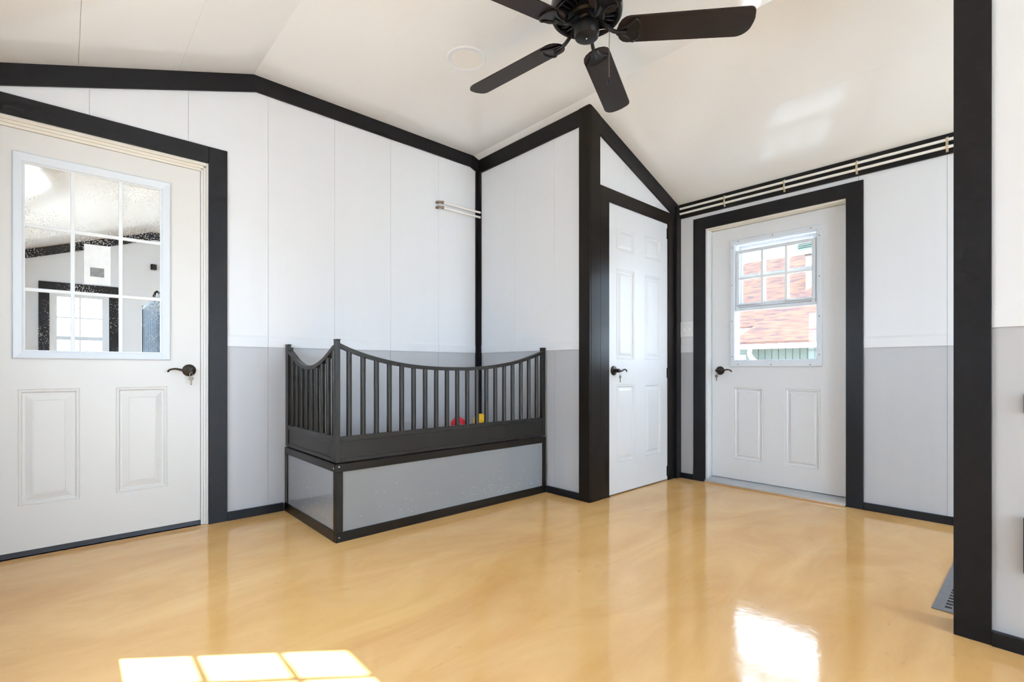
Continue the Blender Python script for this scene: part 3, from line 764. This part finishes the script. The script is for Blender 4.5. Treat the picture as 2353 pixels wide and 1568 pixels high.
fS.box('top_board', .010, -BY0 - .0185, -.018, 0, .357, BH, M_boxtrim, base, T)
fS.box('bottom_board', .010, -BY0 - .0185, -.018, .001, 0, .054, M_boxtrim, base, T)
fS.box('corner_board', .755, -BY0 - .0185, -.018, -.001, .054, .357, M_boxtrim, base, T)
fS.box('end_board', .010, .056, -.018, -.001, .054, .357, M_boxtrim, base, T)
box('deck', (BX0 + .019, BY0 + .019, .386), (xe, -.012, .397), M_boxtrim, base)
for u, z in ((1.030, .025), (1.03, .385)): lathe('screw', [(0, 0), (.004, 0), (.003, .0015), (0, .002)], fF.p(u, .0005, z), M_steel, base, axis=fF.O, seg=8)
lathe('screw', [(0, 0), (.004, 0), (.003, .0015), (0, .002)], fS.p(.764, .0005, .376), M_steel, base, axis=fS.O, seg=8)

rail = empty('bed_railing', (1.78, -.40, .40), 'black metal railing with swooping top rails and vertical bars on the grey base', 'railing')
fp = empty  # readability
ZB = .405
def railing_side(fr, u0, u1, zfun, bars, name, pw0, pw1, zpost):
    """one side: posts, curved rail, bars, solid lower panel"""
    part = fr.box(name, u0, u1, -.026, -.006, ZB + .012, .527, M_metalblk, rail)     # recessed kick panel
    fr.box('lower_rail', u0, u1, -.030, -.001, .511, .537, M_metalblk, part, .0015)
    fr.box('lower_rail', u0, u1, -.030, -.001, ZB, .424, M_metalblk, part, .0015)
    n = 28; bm = bmesh.new(); prev = None
    for i in range(n + 1):
        u = u0 + (u1 - u0) * i / n; z = zfun(u)
        dz = (zfun(min(u + .004, u1)) - zfun(max(u - .004, u0))) / .008
        th = .021 * math.sqrt(1 + min(dz * dz, 1.5))
        cur = [bm.verts.new(fr.p(u, d, zz)) for d, zz in ((-.030, z - th), (-.001, z - th), (-.001, z), (-.030, z))]
        if prev:
            for k in range(4): bm.faces.new((prev[k], prev[(k+1) % 4], cur[(k+1) % 4], cur[k]))
        else: bm.faces.new(cur)
        prev = cur
    bm.faces.new(prev)
    finish(bm, 'top_rail', M_metalblk, part)
    for u in bars:
        tube('bar', [fr.p(u, -.0155, .534), fr.p(u, -.0155, zfun(u) - .010)], .0135, M_metalblk, part, 12)
    return part
front_curve = [(1.02, 1.022), (1.038, 1.015), (1.108, .986), (1.238, .948), (1.413, .915), (1.605, .898), (1.79, .8945), (1.90, .896), (2.048, .907), (2.239, .934), (2.375, .966), (2.519, 1.009), (2.556, 1.02)]
def interp(tab):
    def f(x):
        if x <= tab[0][0]: return tab[0][1]
        for i in range(len(tab) - 1):
            if x <= tab[i+1][0]:
                x1, y1 = tab[i]; x2, y2 = tab[i+1]; h = x2 - x1; t = (x - x1) / h
                m1 = (tab[i+1][1] - tab[max(i-1, 0)][1]) / (tab[i+1][0] - tab[max(i-1, 0)][0])
                m2 = (tab[min(i+2, len(tab)-1)][1] - tab[i][1]) / (tab[min(i+2, len(tab)-1)][0] - tab[i][0])
                return (2*t**3-3*t*t+1)*y1 + (t**3-2*t*t+t)*h*m1 + (-2*t**3+3*t*t)*y2 + (t**3-t*t)*h*m2
        return tab[-1][1]
    return f
ff = FA(BY0 + .004); fs = Frame((BX0 + .004, 0, 0), (0, -1, 0), (-1, 0, 0))
railing_side(ff, 1.038, 2.520, interp(front_curve), [1.091 + .0767 * k for k in range(19)], 'front_kick_panel', 0, 0, 1.03)
side_tab = [(.05, 1.004), (.12, .973), (.20, .936), (.30, .909), (.391, .902), (.48, .908), (.58, .934), (.66, .967), (.74, 1.008)]
railing_side(fs, .058, .752, interp(side_tab), [.099 + .0781 * k for k in range(9)], 'side_kick_panel', 0, 0, 1.03)
for nm, a, b in (('corner_post', (BX0 + .004, BY0 + .004, ZB), (1.038, -.752, 1.030)), ('end_post', (2.519, BY0 + .004, ZB), (2.548, BY0 + .034, 1.030)), ('wall_post', (BX0 + .004, -.058, ZB), (1.036, -.012, 1.030))):
    p = box(nm, a, b, M_metalblk, rail, .0015)
    box('post_cap', (a[0] - .0015, a[1] - .0015, 1.0305), (b[0] + .0015, b[1] + .0015, 1.036), M_fan, p, .001)
box('wall_bracket', (1.037, -.040, .985), (1.055, -.012, 1.018), M_metalblk, rail, .001)
bedm = setp(box('bed_mat', (BX0 + .04, BY0 + .04, .399), (XB - .02, -.03, .428), M_mat, None, .01), 'thin grey mat lying inside the railed pet bed', 'mat')
def ball(name, px, py, m, label, y, r):
    # centre on the sight line through the bars, resting on the mat
    F_, YAW = 1125.655, R(42.4046)
    k = (px - 1176.26) / F_
    dx = math.sin(YAW) + math.cos(YAW) * k; dy = math.cos(YAW) - math.sin(YAW) * k
    t = (y + 3.219) / dy
    c = Vector((dx * t, y, .428 + r))
    prof = [(r * math.sin(math.pi * i / 16), -r * math.cos(math.pi * i / 16)) for i in range(17)]; prof[0] = (0, -r); prof[-1] = (0, r)
    return setp(lathe(name, prof, c, m, None, seg=32), label, 'ball')
b1 = ball('rubber_ball', 1053, 979, M_red, 'red ball behind the bars of the pet bed', -.36, .056)
b2 = ball('rubber_ball', 1104, 979, M_yel, 'yellow ball behind the bars of the pet bed', -.27, .056)
ob = setp(frA.box('outlet_box', 1.10, 1.185, -.003, .030, .600, .675, M_fan, None, .003), 'small black box on the wall behind the side bars of the pet bed', 'outlet box')

# ------------------------------------------------------------------ pipes
PZ = (2.181, 2.140)
for i, z in enumerate(PZ):
    o = tube('water_pipe', [(XR - .016, YB + .02, z), (XR - .016, -3.5, z), (XR - .016, YC - .026, z)], .0085, M_pipe, None, 12)
    setp(o, ['upper', 'lower'][i] + ' of the two white pipes running along the black eave board', 'pipe', group='white pipes on the eave board')
def clip_mesh():
    bm = bmesh.new()
    pts = [(.0, 2.199), (.0, 2.192)]
    prof = [(.0012, 2.200), (.0012, 2.193)]
    for zc in PZ:
        for k in range(9):
            t = math.pi * k / 8
            prof.append((.010 + .0100 * math.sin(t), zc + .0100 * math.cos(t)))
    prof += [(.0012, 2.127), (.0012, 2.114)]
    inner = [(max(d - .0018, .0002), z) for d, z in prof]
    fr = FD(XR - .006)
    for (a, b), (c, d) in zip(list(zip(prof, inner)), list(zip(prof, inner))[1:]):
        q = [fr.p(-.006, a[0], a[1]), fr.p(-.006, c[0], c[1]), fr.p(-.006, d[0], d[1]), fr.p(-.006, b[0], b[1])]
        b_prism(bm, q, fr.U * .012)
    me_o = finish(bm, 'pipe_clip', M_clip)
    return me_o
first = None
clab = ['beige pipe clip nearest the closet corner', 'second beige pipe clip from the closet corner', 'third beige pipe clip from the closet corner', 'beige pipe clip nearest the tall black post']
for i, y in enumerate((-1.563, -1.981, -2.403, -2.832)):
    if first is None: first = o = clip_mesh()
    else: o = first.copy(); COL.objects.link(o)
    o.location = (0, y, 0)
    setp(o, clab[i] + ' holding two white pipes', 'pipe clip', group='pipe clips on the eave board')
    for z in (2.196, 2.1605, 2.121):
        if i == 0:
            s = lathe('screw', [(0, 0), (.0035, 0), (.003, .0012), (0, .0016)], (XR - .008 - (.010 if z == 2.1605 else 0.0), 0, z), M_steel, None, axis=(-1, 0, 0), seg=8)
            s.parent = o
        else:
            src = [c for c in first.children if abs(c['zz'] - z) < 1e-4][0]
            s = src.copy(); COL.objects.link(s); s.parent = o
        s['zz'] = z
for o in bpy.data.objects:
    if 'zz' in o: del o['zz']
for i, z in enumerate((2.185, 2.145)):
    yy = -.030
    o = setp(tube('water_pipe', [(2.180, yy, z), (2.35, yy, z - .001), (XB - .004, yy, z + .0)], .0085, M_pipe, None, 12), ['upper', 'lower'][i] + ' of the two short white pipes on the white wall', 'pipe', group='short white pipes on the front wall')
    el = smooth_path([(2.184, yy, z), (2.166, yy, z), (2.151, yy + .008, z), (2.147, yy + .024, z), (2.147, .0085, z)], 5)
    tube('elbow', el, .0088, M_brass, o, 10)
    tube('crimp_ring', [(2.176, yy, z), (2.186, yy, z)], .0118, M_brass, o, 12)
    tube('crimp_ring', [(2.147, -.010, z), (2.147, -.002, z)], .0118, M_brass, o, 12)

# ------------------------------------------------------------------ light switch
fsw = FD(XR)
sw = setp(fsw.box('switch_plate', 1.198, 1.308, -.008, -.001, 1.142, 1.264, M_plate, None, .002), 'white double light switch between the corner post and the exterior door casing', 'light switch')
for u in (1.230, 1.277):
    bm = bmesh.new(); b_prism(bm, [fsw.p(u - .004, -.0005, 1.190), fsw.p(u - .004, .011, 1.192), fsw.p(u - .004, .009, 1.200), fsw.p(u - .004, -.0005, 1.215)], fsw.U * .008)
    finish(bm, 'toggle', M_plate, sw)
    for z in (1.172, 1.233): lathe('screw', [(0, 0), (.003, 0), (.0025, .0008), (0, .001)], fsw.p(u, -.001, z), M_steel, sw, axis=fsw.O, seg=8)

# ------------------------------------------------------------------ recessed light
lc = Vector((1.690, -.985, TOP))
rl = empty('recessed_light', lc, 'round flush white ceiling light left of the fan', 'ceiling light')
lathe('light_ring', [(.088, .0), (.088, -.006), (.094, -.009), (.107, -.008), (.1125, -.001), (.1125, .0)], lc, M_ring, rl, seg=48)
lathe('light_lens', [(0, -.005), (.070, -.0055), (.089, -.005), (.089, .0), (0, 0)], lc, M_lens, rl, seg=48)

# ------------------------------------------------------------------ ceiling fan
FX, FY = 1.662, -1.876
fan = empty('ceiling_fan', (FX, FY, TOP), 'black five-blade ceiling fan with a short pull chain', 'ceiling fan')
def L(name, prof, m, par, seg=40): return lathe(name, prof, (FX, FY, 0), m, par, seg=seg)
L('canopy', [(0, 2.651), (.068, 2.651), (.068, 2.640), (.055, 2.612), (.022, 2.600), (0, 2.600)], M_fan, fan)
L('downrod', [(0, 2.606), (.013, 2.606), (.013, 2.545), (0, 2.545)], M_fan, fan, 16)
mh = L('motor_housing', [(0, 2.556), (.035, 2.556), (.050, 2.545), (.105, 2.532), (.140, 2.500), (.152, 2.465), (.153, 2.420), (.150, 2.404), (.143, 2.399), (.136, 2.402), (.131, 2.412), (.128, 2.424), (.080, 2.426), (.078, 2.400), (.070, 2.392), (.040, 2.390), (0, 2.390)], M_fan, fan)
for k in range(26):
    a = 2 * math.pi * k / 26
    bm = bmesh.new()
    ca, sa_ = math.cos(a), math.sin(a)
    P = lambda r, t, z: (FX + r*ca - t*sa_, FY + r*sa_ + t*ca, z)
    b_prism(bm, [P(.079, -.003, 2.425), P(.127, -.003, 2.425), P(.130, -.003, 2.410), P(.079, -.003, 2.404)], Vector((-sa_, ca, 0)) * .006)
    finish(bm, 'cooling_fin', M_fan, mh)
L('bearing_collar', [(0, 2.392), (.040, 2.392), (.041, 2.388), (.040, 2.384), (.034, 2.383), (0, 2.383)], M_brass, fan, 28)
sh = L('switch_housing', [(0, 2.386), (.033, 2.386), (.036, 2.374), (.044, 2.372), (.052, 2.368), (.0545, 2.360), (.0535, 2.326), (.050, 2.314), (.040, 2.309), (0, 2.308)], M_fan, fan)
L('cap_screw', [(0, 2.3085), (.004, 2.3082), (.003, 2.3065), (0, 2.306)], M_steel, sh, 10)
# blades: one mesh, five copies
PITCH = math.tan(R(13)); BZ = 2.338
def blade_mesh():
    bm = bmesh.new(); r0, r1, hw0, hw1 = .130, .692, .060, .066
    out = []
    for k in range(9):       # rounded root
        t = math.pi/2 + math.pi * k / 8
        out.append((r0 + .048 + .048 * math.cos(t) * 1.0, hw0 * math.sin(t)))
    # right-hand edge, tip as a soft arc with one tight and one wide corner, left-hand edge
    for k in range(7):
        t = -math.pi/2 + math.pi/2.2 * k / 6
        out.append((r1 - .036 + .030 * math.cos(t), -hw1 + .030 + .030 * math.sin(t)))
    out.append((r1 - .0005, -.018)); out.append((r1, .0))
    for k in range(10):
        t = .15 + (math.pi/2 - .15) * k / 9
        out.append((r1 - .060 + .058 * math.cos(t), hw1 - .052 + .052 * math.sin(t)))
    top = [bm.verts.new((x, y, -y * PITCH + .003)) for x, y in out]; bot = [bm.verts.new((x, y, -y * PITCH - .003)) for x, y in out]
    bm.faces.new(top); bm.faces.new(list(reversed(bot)))
    n = len(out)
    for i in range(n): bm.faces.new((top[i], bot[i], bot[(i+1) % n], top[(i+1) % n]))
    bmesh.ops.recalc_face_normals(bm, faces=bm.faces)
    me = bpy.data.meshes.new('blade'); bm.to_mesh(me); bm.free(); me.materials.append(M_blade); return me
def iron_mesh():
    bm = bmesh.new()
    Z = lambda y, d=0: -y * PITCH - .006 - d
    # flat fan-shaped plate under the blade
    edge = []
    top = smooth_path([(.128, .012, 0), (.155, .018, 0), (.180, .032, 0), (.200, .052, 0)], 4)
    end = [(.200 + .026 * math.cos(t), .052 * math.sin(t) , 0) for t in [math.pi/2 - math.pi * k / 12 for k in range(1, 12)]]
    edge = [(p.x, p.y) for p in top] + [(a, b) for a, b, _ in end] + [(p.x, -p.y) for p in reversed(top)]
    b_prism(bm, [(x, y, Z(y) + .0025) for x, y in edge], (0, 0, -.003))
    rim = [Vector((x, y, Z(y, .002))) for x, y in edge]
    b_tube(bm, rim, .0045, 8)
    arm = smooth_path([(.040, 0, 2.386 - BZ), (.062, 0, 2.378 - BZ), (.095, 0, .008), (.125, 0, -.008), (.172, 0, -.012)], 5)
    b_tube(bm, arm, [.0085] * len(arm), 10)
    bmesh.ops.recalc_face_normals(bm, faces=bm.faces)
    me = bpy.data.meshes.new('blade_iron'); bm.to_mesh(me); bm.free(); me.materials.append(M_fan)
    me.polygons.foreach_set('use_smooth', [True] * len(me.polygons)); me.set_sharp_from_angle(angle=R(38)); return me
bmesh_blade, bmesh_iron = blade_mesh(), iron_mesh()
for k in range(5):
    b = bpy.data.objects.new('blade', bmesh_blade); COL.objects.link(b)
    b.parent = fan; b.location = (0, 0, BZ - TOP); b.rotation_euler = (0, 0, R(-47.9 + 72 * k))
    i = bpy.data.objects.new('blade_iron', bmesh_iron); COL.objects.link(i); i.parent = b
rtv = Vector((math.cos(R(42.4046)), -math.sin(R(42.4046)), 0))
pc = Vector((FX, FY, 0)) + rtv * .0975
cpts = [Vector((FX, FY, 2.345)) + rtv * .050, Vector((FX, FY, 2.350)) + rtv * .080, pc + Vector((0, 0, 2.338)), pc + Vector((0, 0, 2.30))]
ch = tube('pull_chain', smooth_path(cpts, 5) + [pc + Vector((0, 0, z)) for z in (2.26, 2.22, 2.18, 2.14)], .0016, M_brass, fan, 6)
lathe('pull_knob', [(0, 0), (.003, -.002), (.004, -.008), (.0085, -.020), (.009, -.026), (.005, -.034), (0, -.035)], pc + Vector((0, 0, 2.142)), M_fan, ch, seg=14)

# ------------------------------------------------------------------ floor drain behind the post
def drain():
    x0, x1, y0, y1 = 2.363, 3.083, -3.118, -2.928
    bm = bmesh.new()
    nx, ny = 20, 4
    xs = [x0, x0 + .028]; 
    step = (x1 - x0 - .056) / nx
    cells = []
    hx, hy = .019, .020
    px_ = [x0 + .028 + step * (i + .5) for i in range(nx)]; stepy = (y1 - y0 - .05) / ny
    py_ = [y1 - .025 - stepy * (j + .5) for j in range(ny)]
    us = sorted([x0, x1] + [p - hx/2 for p in px_] + [p + hx/2 for p in px_]); vs = sorted([y0, y1] + [p - hy/2 for p in py_] + [p + hy/2 for p in py_])
    for i in range(len(us) - 1):
        for j in range(len(vs) - 1):
            if i % 2 == 1 and j % 2 == 1: 
                a, b, c, d = us[i], us[i+1], vs[j], vs[j+1]      # hole walls
                for q in (((a,c),(a,d)), ((b,d),(b,c)), ((a,d),(b,d)), ((b,c),(a,c))):
                    bm.faces.new([bm.verts.new((*q[0], .004)), bm.verts.new((*q[1], .004)), bm.verts.new((*q[1], .0012)), bm.verts.new((*q[0], .0012))])
                continue
            bm.faces.new([bm.verts.new((us[i], vs[j], .004)), bm.verts.new((us[i+1], vs[j], .004)), bm.verts.new((us[i+1], vs[j+1], .004)), bm.verts.new((us[i], vs[j+1], .004))])
    for q in (((x0,y0),(x1,y0)), ((x1,y0),(x1,y1)), ((x1,y1),(x0,y1)), ((x0,y1),(x0,y0))):
        bm.faces.new([bm.verts.new((*q[0], .004)), bm.verts.new((*q[1], .004)), bm.verts.new((*q[1], .0002)), bm.verts.new((*q[0], .0002))])
    e = empty('floor_drain', ((x0+x1)/2, (y0+y1)/2, 0), 'grey perforated floor drain half hidden behind the tall black post', 'floor drain')
    bmesh.ops.remove_doubles(bm, verts=bm.verts, dist=1e-6)
    finish(bm, 'grate', M_drain, e)
    box('shade_sheet', (x0 + .02, y0 + .02, .0003), (x1 - .02, y1 - .02, .0010), M_hole_shade, e)  # thin dark sheet that paints the shade inside the grate holes
drain()

# ------------------------------------------------------------------ splashed water
def droplets(name, spots, m, parent):
    bm = bmesh.new()
    for p, n, r in spots:
        mt = Matrix.Translation(p) @ Vector(n).to_track_quat('Z', 'Y').to_matrix().to_4x4() @ Matrix.Diagonal((r, r, r * .6, 1))
        bmesh.ops.create_icosphere(bm, subdivisions=1, radius=1.0, matrix=mt)
    return setp(finish(bm, name, m, parent, smooth=True), kind='stuff')
M_drop = mat('milky_drop', (0.86, 0.92, 0.94), 0.12, noise=(30, 0.02))
sp = []
for k in range(230):
    x = -.25 + 2.7 * (random.random() if random.random() < .45 else min(1, abs(random.gauss(.33, .12))))
    y = -.012 - abs(random.gauss(0, .045))
    n = Vector((-SL, 0, -1)).normalized() if x < C1 else Vector((0, 0, -1))
    if x < C1: n = Vector((SL, 0, -1)).normalized()
    sp.append(((x, y, ceil_z(x)), n, random.uniform(.0010, .0026)))
droplets('water_droplets', sp, M_drop, ce)
sp = []
for k in range(130):
    u = random.gauss(2.18, .2) if random.random() < .7 else random.uniform(1.1, 2.45)
    z = .07 + abs(random.gauss(0, .07))
    if 1.07 < u < 2.49 and z < .34: sp.append(((u, BY0 + .007, z), (0, -1, 0), random.uniform(.0007, .0018)))
for k in range(50):
    u = random.uniform(.12, .72); z = abs(random.gauss(.16, .06))
    if .07 < z < .33: sp.append(((BX0 + .007, -u, z), (-1, 0, 0), random.uniform(.0007, .0018)))
droplets('water_droplets', sp, M_drop, base)

# ------------------------------------------------------------------ slivers at the right edge, on the partition
fe = FD(XE)
o = setp(fe.box('wall_vent', 3.167, 3.42, -.008, .012, .251, .426, M_fan, None, .003), 'black vent low on the partition at the right picture edge', 'vent')
for k in range(6): fe.box('louvre', 3.180, 3.407, .012, .016, .270 + k*.024, .282 + k*.024, M_fan, o)
o = setp(fe.box('outlet_plate', 3.167, 3.245, -.008, -.001, .745, .806, M_steel, None, .002), 'small grey plate above the black vent at the right picture edge', 'outlet')
fe.box('socket', 3.185, 3.227, -.001, .001, .757, .794, M_plate, o)

# ------------------------------------------------------------------ things in the adjoining room
kn = empty('kennel_panel', (.54, 1.8, 0), 'tall galvanised bar panel seen through the right panes of the half-glass door', 'kennel panel')
KX, KY0, KY1, KZ = .545, 1.05, 2.62, 1.475
for y in (KY0, KY1): box('post', (KX, y - .015, 0), (KX + .03, y + .015, KZ + .01), M_kennel, kn)
for z in (.05, KZ - .025): box('rail', (KX + .003, KY0 + .015, z), (KX + .027, KY1 - .015, z + .025), M_kennel, kn)
nb = 22
kb = None
for k in range(1, nb):
    y = KY0 + (KY1 - KY0) * k / nb
    if kb is None: kb = tube('bar', [(KX + .015, 0, .07), (KX + .015, 0, KZ - .02)], .012, M_kennel, kn, 8); b = kb
    else:
        b = kb.copy(); COL.objects.link(b)
    b.location = (0, y, 0)
ar = smooth_path([(.615, 2.45, 1.20), (.617, 2.45, 1.50), (.622, 2.45, 1.575), (.640, 2.45, 1.612), (.668, 2.45, 1.590), (.680, 2.45, 1.52), (.682, 2.45, 1.20)], 6)
fp_ = empty('arched_faucet', (.64, 2.45, .0), 'black arched tap rising behind the bar panel in the adjoining room', 'tap')
tube('spout', ar, .011, M_fan, fp_, 10)
box('tap_base', (.60, 2.40, 0), (.72, 2.50, 1.20), M_kennel, fp_)
setp(frF.box('wall_sensor', .818, .880, -.002, .04, 2.165, 2.235, M_fan, None, .004), 'small black box high on the far wall of the adjoining room', 'sensor')

# ------------------------------------------------------------------ outside: ground and neighbouring house
g = setp(box('ground', (-40, -40, -1.3), (60, 60, -1.05), M_bounce_ground), 'unseen ground outside, made pale to bounce daylight onto the ceiling', 'ground', 'structure')
def house():
    e = empty('neighbour_house', (15, 1, -1.05), 'neighbouring house with brown shingle roof seen through the exterior door window', 'house')
    HX = 13.55; GZ = 1.40
    ya, yb = 2.52, -8.0       # wing: left end (hip) to far right
    # siding boards (vertical) on the wing, facing the room
    box('wall', (HX, yb, -1.05), (HX + 4, ya - .25, GZ + .10), M_siding, e)
    y = ya - .25; bm0 = None; k = 0
    while y > -1.2:
        if bm0 is None: bm0 = b = box('siding_board', (HX - .018, -.150, -1.05), (HX - .001, 0, GZ + .10), M_siding, e, .006)
        else: b = bm0.copy(); COL.objects.link(b)
        b.location = (0, y, 0); y -= .165
    # gutter with fascia
    box('gutter', (HX - .42, yb, GZ), (HX - .29, ya, GZ + .125), M_gutter, e, .01)
    box('soffit', (HX - .30, yb, GZ + .03), (HX + .02, ya - .02, GZ + .05), M_gutter, e)
    ds = smooth_path([(HX - .35, 2.03, GZ + .02), (HX - .35, 2.03, GZ - .16), (HX - .22, 1.93, GZ - .34), (HX - .10, 1.80, GZ - .50), (HX - .08, 1.78, GZ - .8), (HX - .08, 1.78, -1.0)], 4)
    tube('downspout', ds, .058, M_gutter, e, 8)
    # wing roof with a hipped left end
    P = .66; run = 3.0
    z0 = GZ + .135; x0 = HX - .40
    zr = z0 + run * P
    prism('wing_roof', [(x0, yb, z0), (x0, ya + .03, z0), (x0 + run, ya - run*.50, zr), (x0 + run, yb, zr)], (0, 0, .05), M_shingle, e)
    prism('wing_roof_hip', [(x0, ya + .03, z0), (x0 + run * 2, ya + .03, z0), (x0 + run, ya - run*.50, zr)], (0, 0, .05), M_shingle, e)
    # main roof behind
    X2 = HX + 2.3; Z2 = 1.99
    box('main_wall', (X2 + .4, -8, -1.05), (X2 + 6, 8.2, Z2), M_siding, e)
    box('main_gutter', (X2 - .02, -8, Z2 - .02), (X2 + .10, 8.7, Z2 + .15), M_gutter, e, .01)
    box('main_soffit', (X2 + .08, -8, Z2), (X2 + .45, 8.6, Z2 + .02), M_chim, e)
    run2 = 4.0
    prism('main_roof', [(X2, -9, Z2 + .17), (X2, 8.8, Z2 + .17), (X2 + run2, 4.8, 5.0), (X2 + run2, -9, 5.0)], (0, 0, .06), M_shingle, e)
    # chimney
    c = box('chimney', (17.5, 1.45, 3.1), (18.1, 2.02, 4.53), M_chim, e, .02)
    box('chimney_cap', (17.44, 1.39, 4.53), (18.16, 2.07, 4.72), M_chim, c, .02)
house()
eo = setp(box('trim_eave', (XR + .148, -5.8, 2.16), (XR + 1.0, 4.6, 2.24), M_ext), 'roof overhang outside above the exterior door', 'eave', 'structure')
lv = empty('slatted_lamp', (4.25, -1.955, 1.80), 'pale green slatted lamp hanging outside at the top right of the exterior door window', 'lamp')
for k in range(4): box('slat', (4.20, -2.015, 1.806 + k*.015), (4.30, -1.900, 1.816 + k*.015), M_green, lv, .002)
box('body', (4.215, -2.005, 1.803), (4.285, -1.910, 1.885), M_green, lv, .002)
tube('rod', [(4.25, -1.955, 1.88), (4.25, -1.955, 2.162)], .005, M_green, lv, 8)
